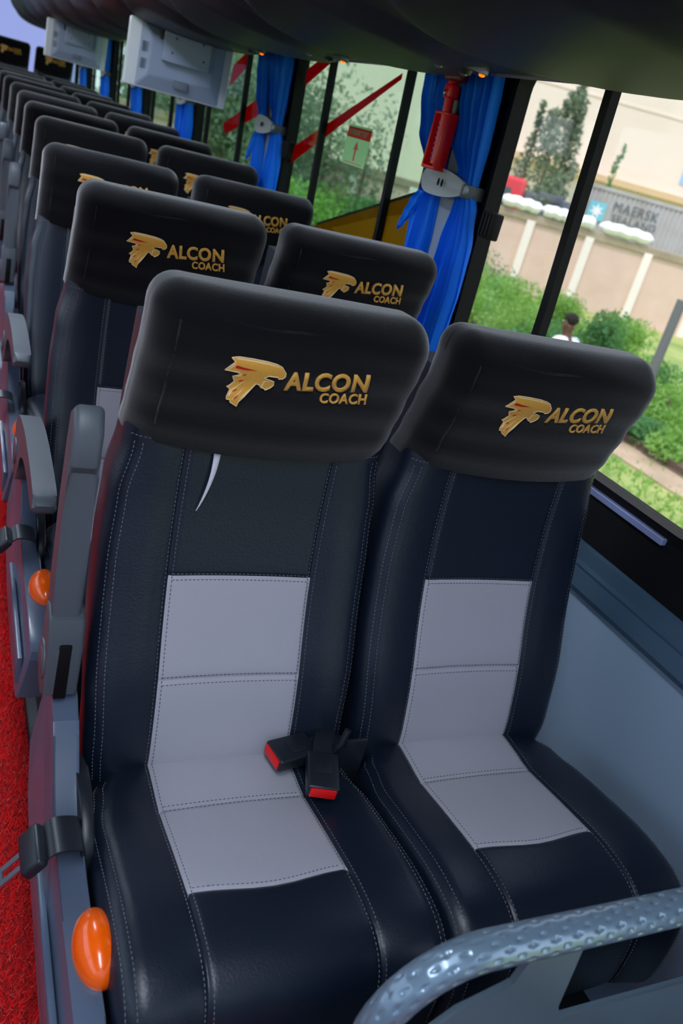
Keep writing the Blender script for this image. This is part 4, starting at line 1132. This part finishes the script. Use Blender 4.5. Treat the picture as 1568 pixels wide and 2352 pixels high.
# person
skin = mat('skin_dark', srgb(96, 62, 46), .55); shirt = mat('white_shirt', srgb(236, 240, 248), .8); trous = mat('dark_trousers', srgb(40, 44, 56), .8); hair = mat('short_hair', srgb(24, 20, 18), .9)
pd = r*((1318-784)/1919.47)-u*((721-1176)/1919.47)+f; pp = C+pd*((C.z-G-1.95)/-pd.z)
pe = empty('person', (pp.x, pp.y, G), radians(200)); tag(pe, 'person in a white shirt walking on the grass, seen above the window seat', 'person'); pe.scale = (1.1, 1.1, 1.1)
def skinfig(name, verts, edges, rad, m, root=0, sub=2):
    me = bpy.data.meshes.new(name); me.from_pydata(verts, edges, []); o = link(name, me, m, pe)
    md = o.modifiers.new('skin', 'SKIN'); md.use_smooth_shade = True
    for i, v in enumerate(me.skin_vertices[0].data): v.radius = rad[i] if isinstance(rad[i], tuple) else (rad[i], rad[i]); v.use_root = (i == root)
    s = o.modifiers.new('sub', 'SUBSURF'); s.levels = sub; s.render_levels = sub
    bpy.context.view_layer.update()
    me2 = bpy.data.meshes.new_from_object(o.evaluated_get(bpy.context.evaluated_depsgraph_get())); o.modifiers.clear(); o.data = me2; bpy.data.meshes.remove(me)
    for p in me2.polygons: p.use_smooth = True
    if not me2.materials: me2.materials.append(m)
    return o
Vb = [(0, 0, .95), (0, .01, 1.12), (0, .02, 1.32), (0, .015, 1.46), (0, 0, 1.52), (0, -.015, 1.585), (0, -.01, 1.665),
      (.10, 0, .90), (.11, -.08, .50), (.11, -.05, .09), (.11, -.17, .04), (-.10, 0, .90), (-.11, .08, .50), (-.11, .18, .10), (-.11, .08, .04),
      (.18, .02, 1.42), (.25, .05, 1.15), (.25, -.04, .92), (.25, -.06, .84), (-.18, .02, 1.42), (-.25, 0, 1.15), (-.25, -.12, .95), (-.25, -.15, .87)]
Eb = [(0, 1), (1, 2), (2, 3), (3, 4), (4, 5), (5, 6), (0, 7), (7, 8), (8, 9), (9, 10), (0, 11), (11, 12), (12, 13), (13, 14), (2, 15), (15, 16), (16, 17), (17, 18), (2, 19), (19, 20), (20, 21), (21, 22)]
Rb = [(.15, .11), (.14, .10), (.16, .11), .075, .055, .085, .085, .085, .06, .04, .035, .085, .06, .04, .035, .055, .042, .032, .028, .055, .042, .032, .028]
body = skinfig('body', Vb, Eb, Rb, skin)
for sx, hx, hy, hz in ((1, .25, -.06, .84), (-1, -.25, -.15, .87)):      # fingers
    for q, L in enumerate((.07, .08, .075, .06)):
        bm = bmesh.new(); y = hy-.03+.02*q; tube(bm, crom([(hx, y, hz), (hx-sx*.004, y, hz-.03-L*.4), (hx-sx*.02, y, hz-.03-L*.9)], 3), [.009]*7, 8)
        from_bm('finger', bm, skin, body)
    bm = bmesh.new(); tube(bm, crom([(hx, hy-.02, hz+.01), (hx-sx*.012, hy-.05, hz-.02), (hx-sx*.015, hy-.055, hz-.05)], 3), [.010]*7, 8); from_bm('thumb', bm, skin, body)
# shirt and trousers as garments a little outside the body
Vs = [(0, 0, .90), (0, .01, 1.12), (0, .02, 1.32), (0, .018, 1.43), (.20, .02, 1.42), (.26, .04, 1.20), (-.20, .02, 1.42), (-.245, .01, 1.20)]
skinfig('shirt', Vs, [(0, 1), (1, 2), (2, 3), (2, 4), (4, 5), (2, 6), (6, 7)], [(.175, .13), (.16, .12), (.20, .13), (.12, .09), .085, .07, .085, .07], shirt)
Vt = [(0, 0, .95), (.10, 0, .86), (.11, -.08, .50), (.11, -.05, .12), (-.10, 0, .86), (-.11, .08, .50), (-.11, .17, .14)]
skinfig('trousers', Vt, [(0, 1), (1, 2), (2, 3), (0, 4), (4, 5), (5, 6)], [(.16, .12), .10, .075, .06, .10, .075, .06], trous)
bm = bmesh.new(); sphere(bm, (0, -.005, 1.705), (.088, .100, .075), 20, 14)
for v in list(bm.verts):
    if v.co.z < 1.69 and v.co.y < -.02: v.co.z = 1.69; v.co.y = max(v.co.y, -.075)
from_bm('hair', bm, hair, pe)
bm = bmesh.new(); sphere(bm, (0, -.10, 1.63), (.014, .022, .020), 10, 8); from_bm('nose', bm, skin, pe)
for s in (-1, 1):
    bm = bmesh.new(); sphere(bm, (s*.086, 0, 1.635), (.012, .022, .032), 10, 8); from_bm('ear', bm, skin, pe)
    bm = bmesh.new(); sphere(bm, (s*.032, -.088, 1.655), (.012, .008, .007), 10, 8); from_bm('eye', bm, sack, pe)
bm = bmesh.new(); sphere(bm, (0, -.090, 1.588), (.026, .010, .007), 10, 8); from_bm('mouth', bm, mat('lip', srgb(90, 44, 40), .5), pe)
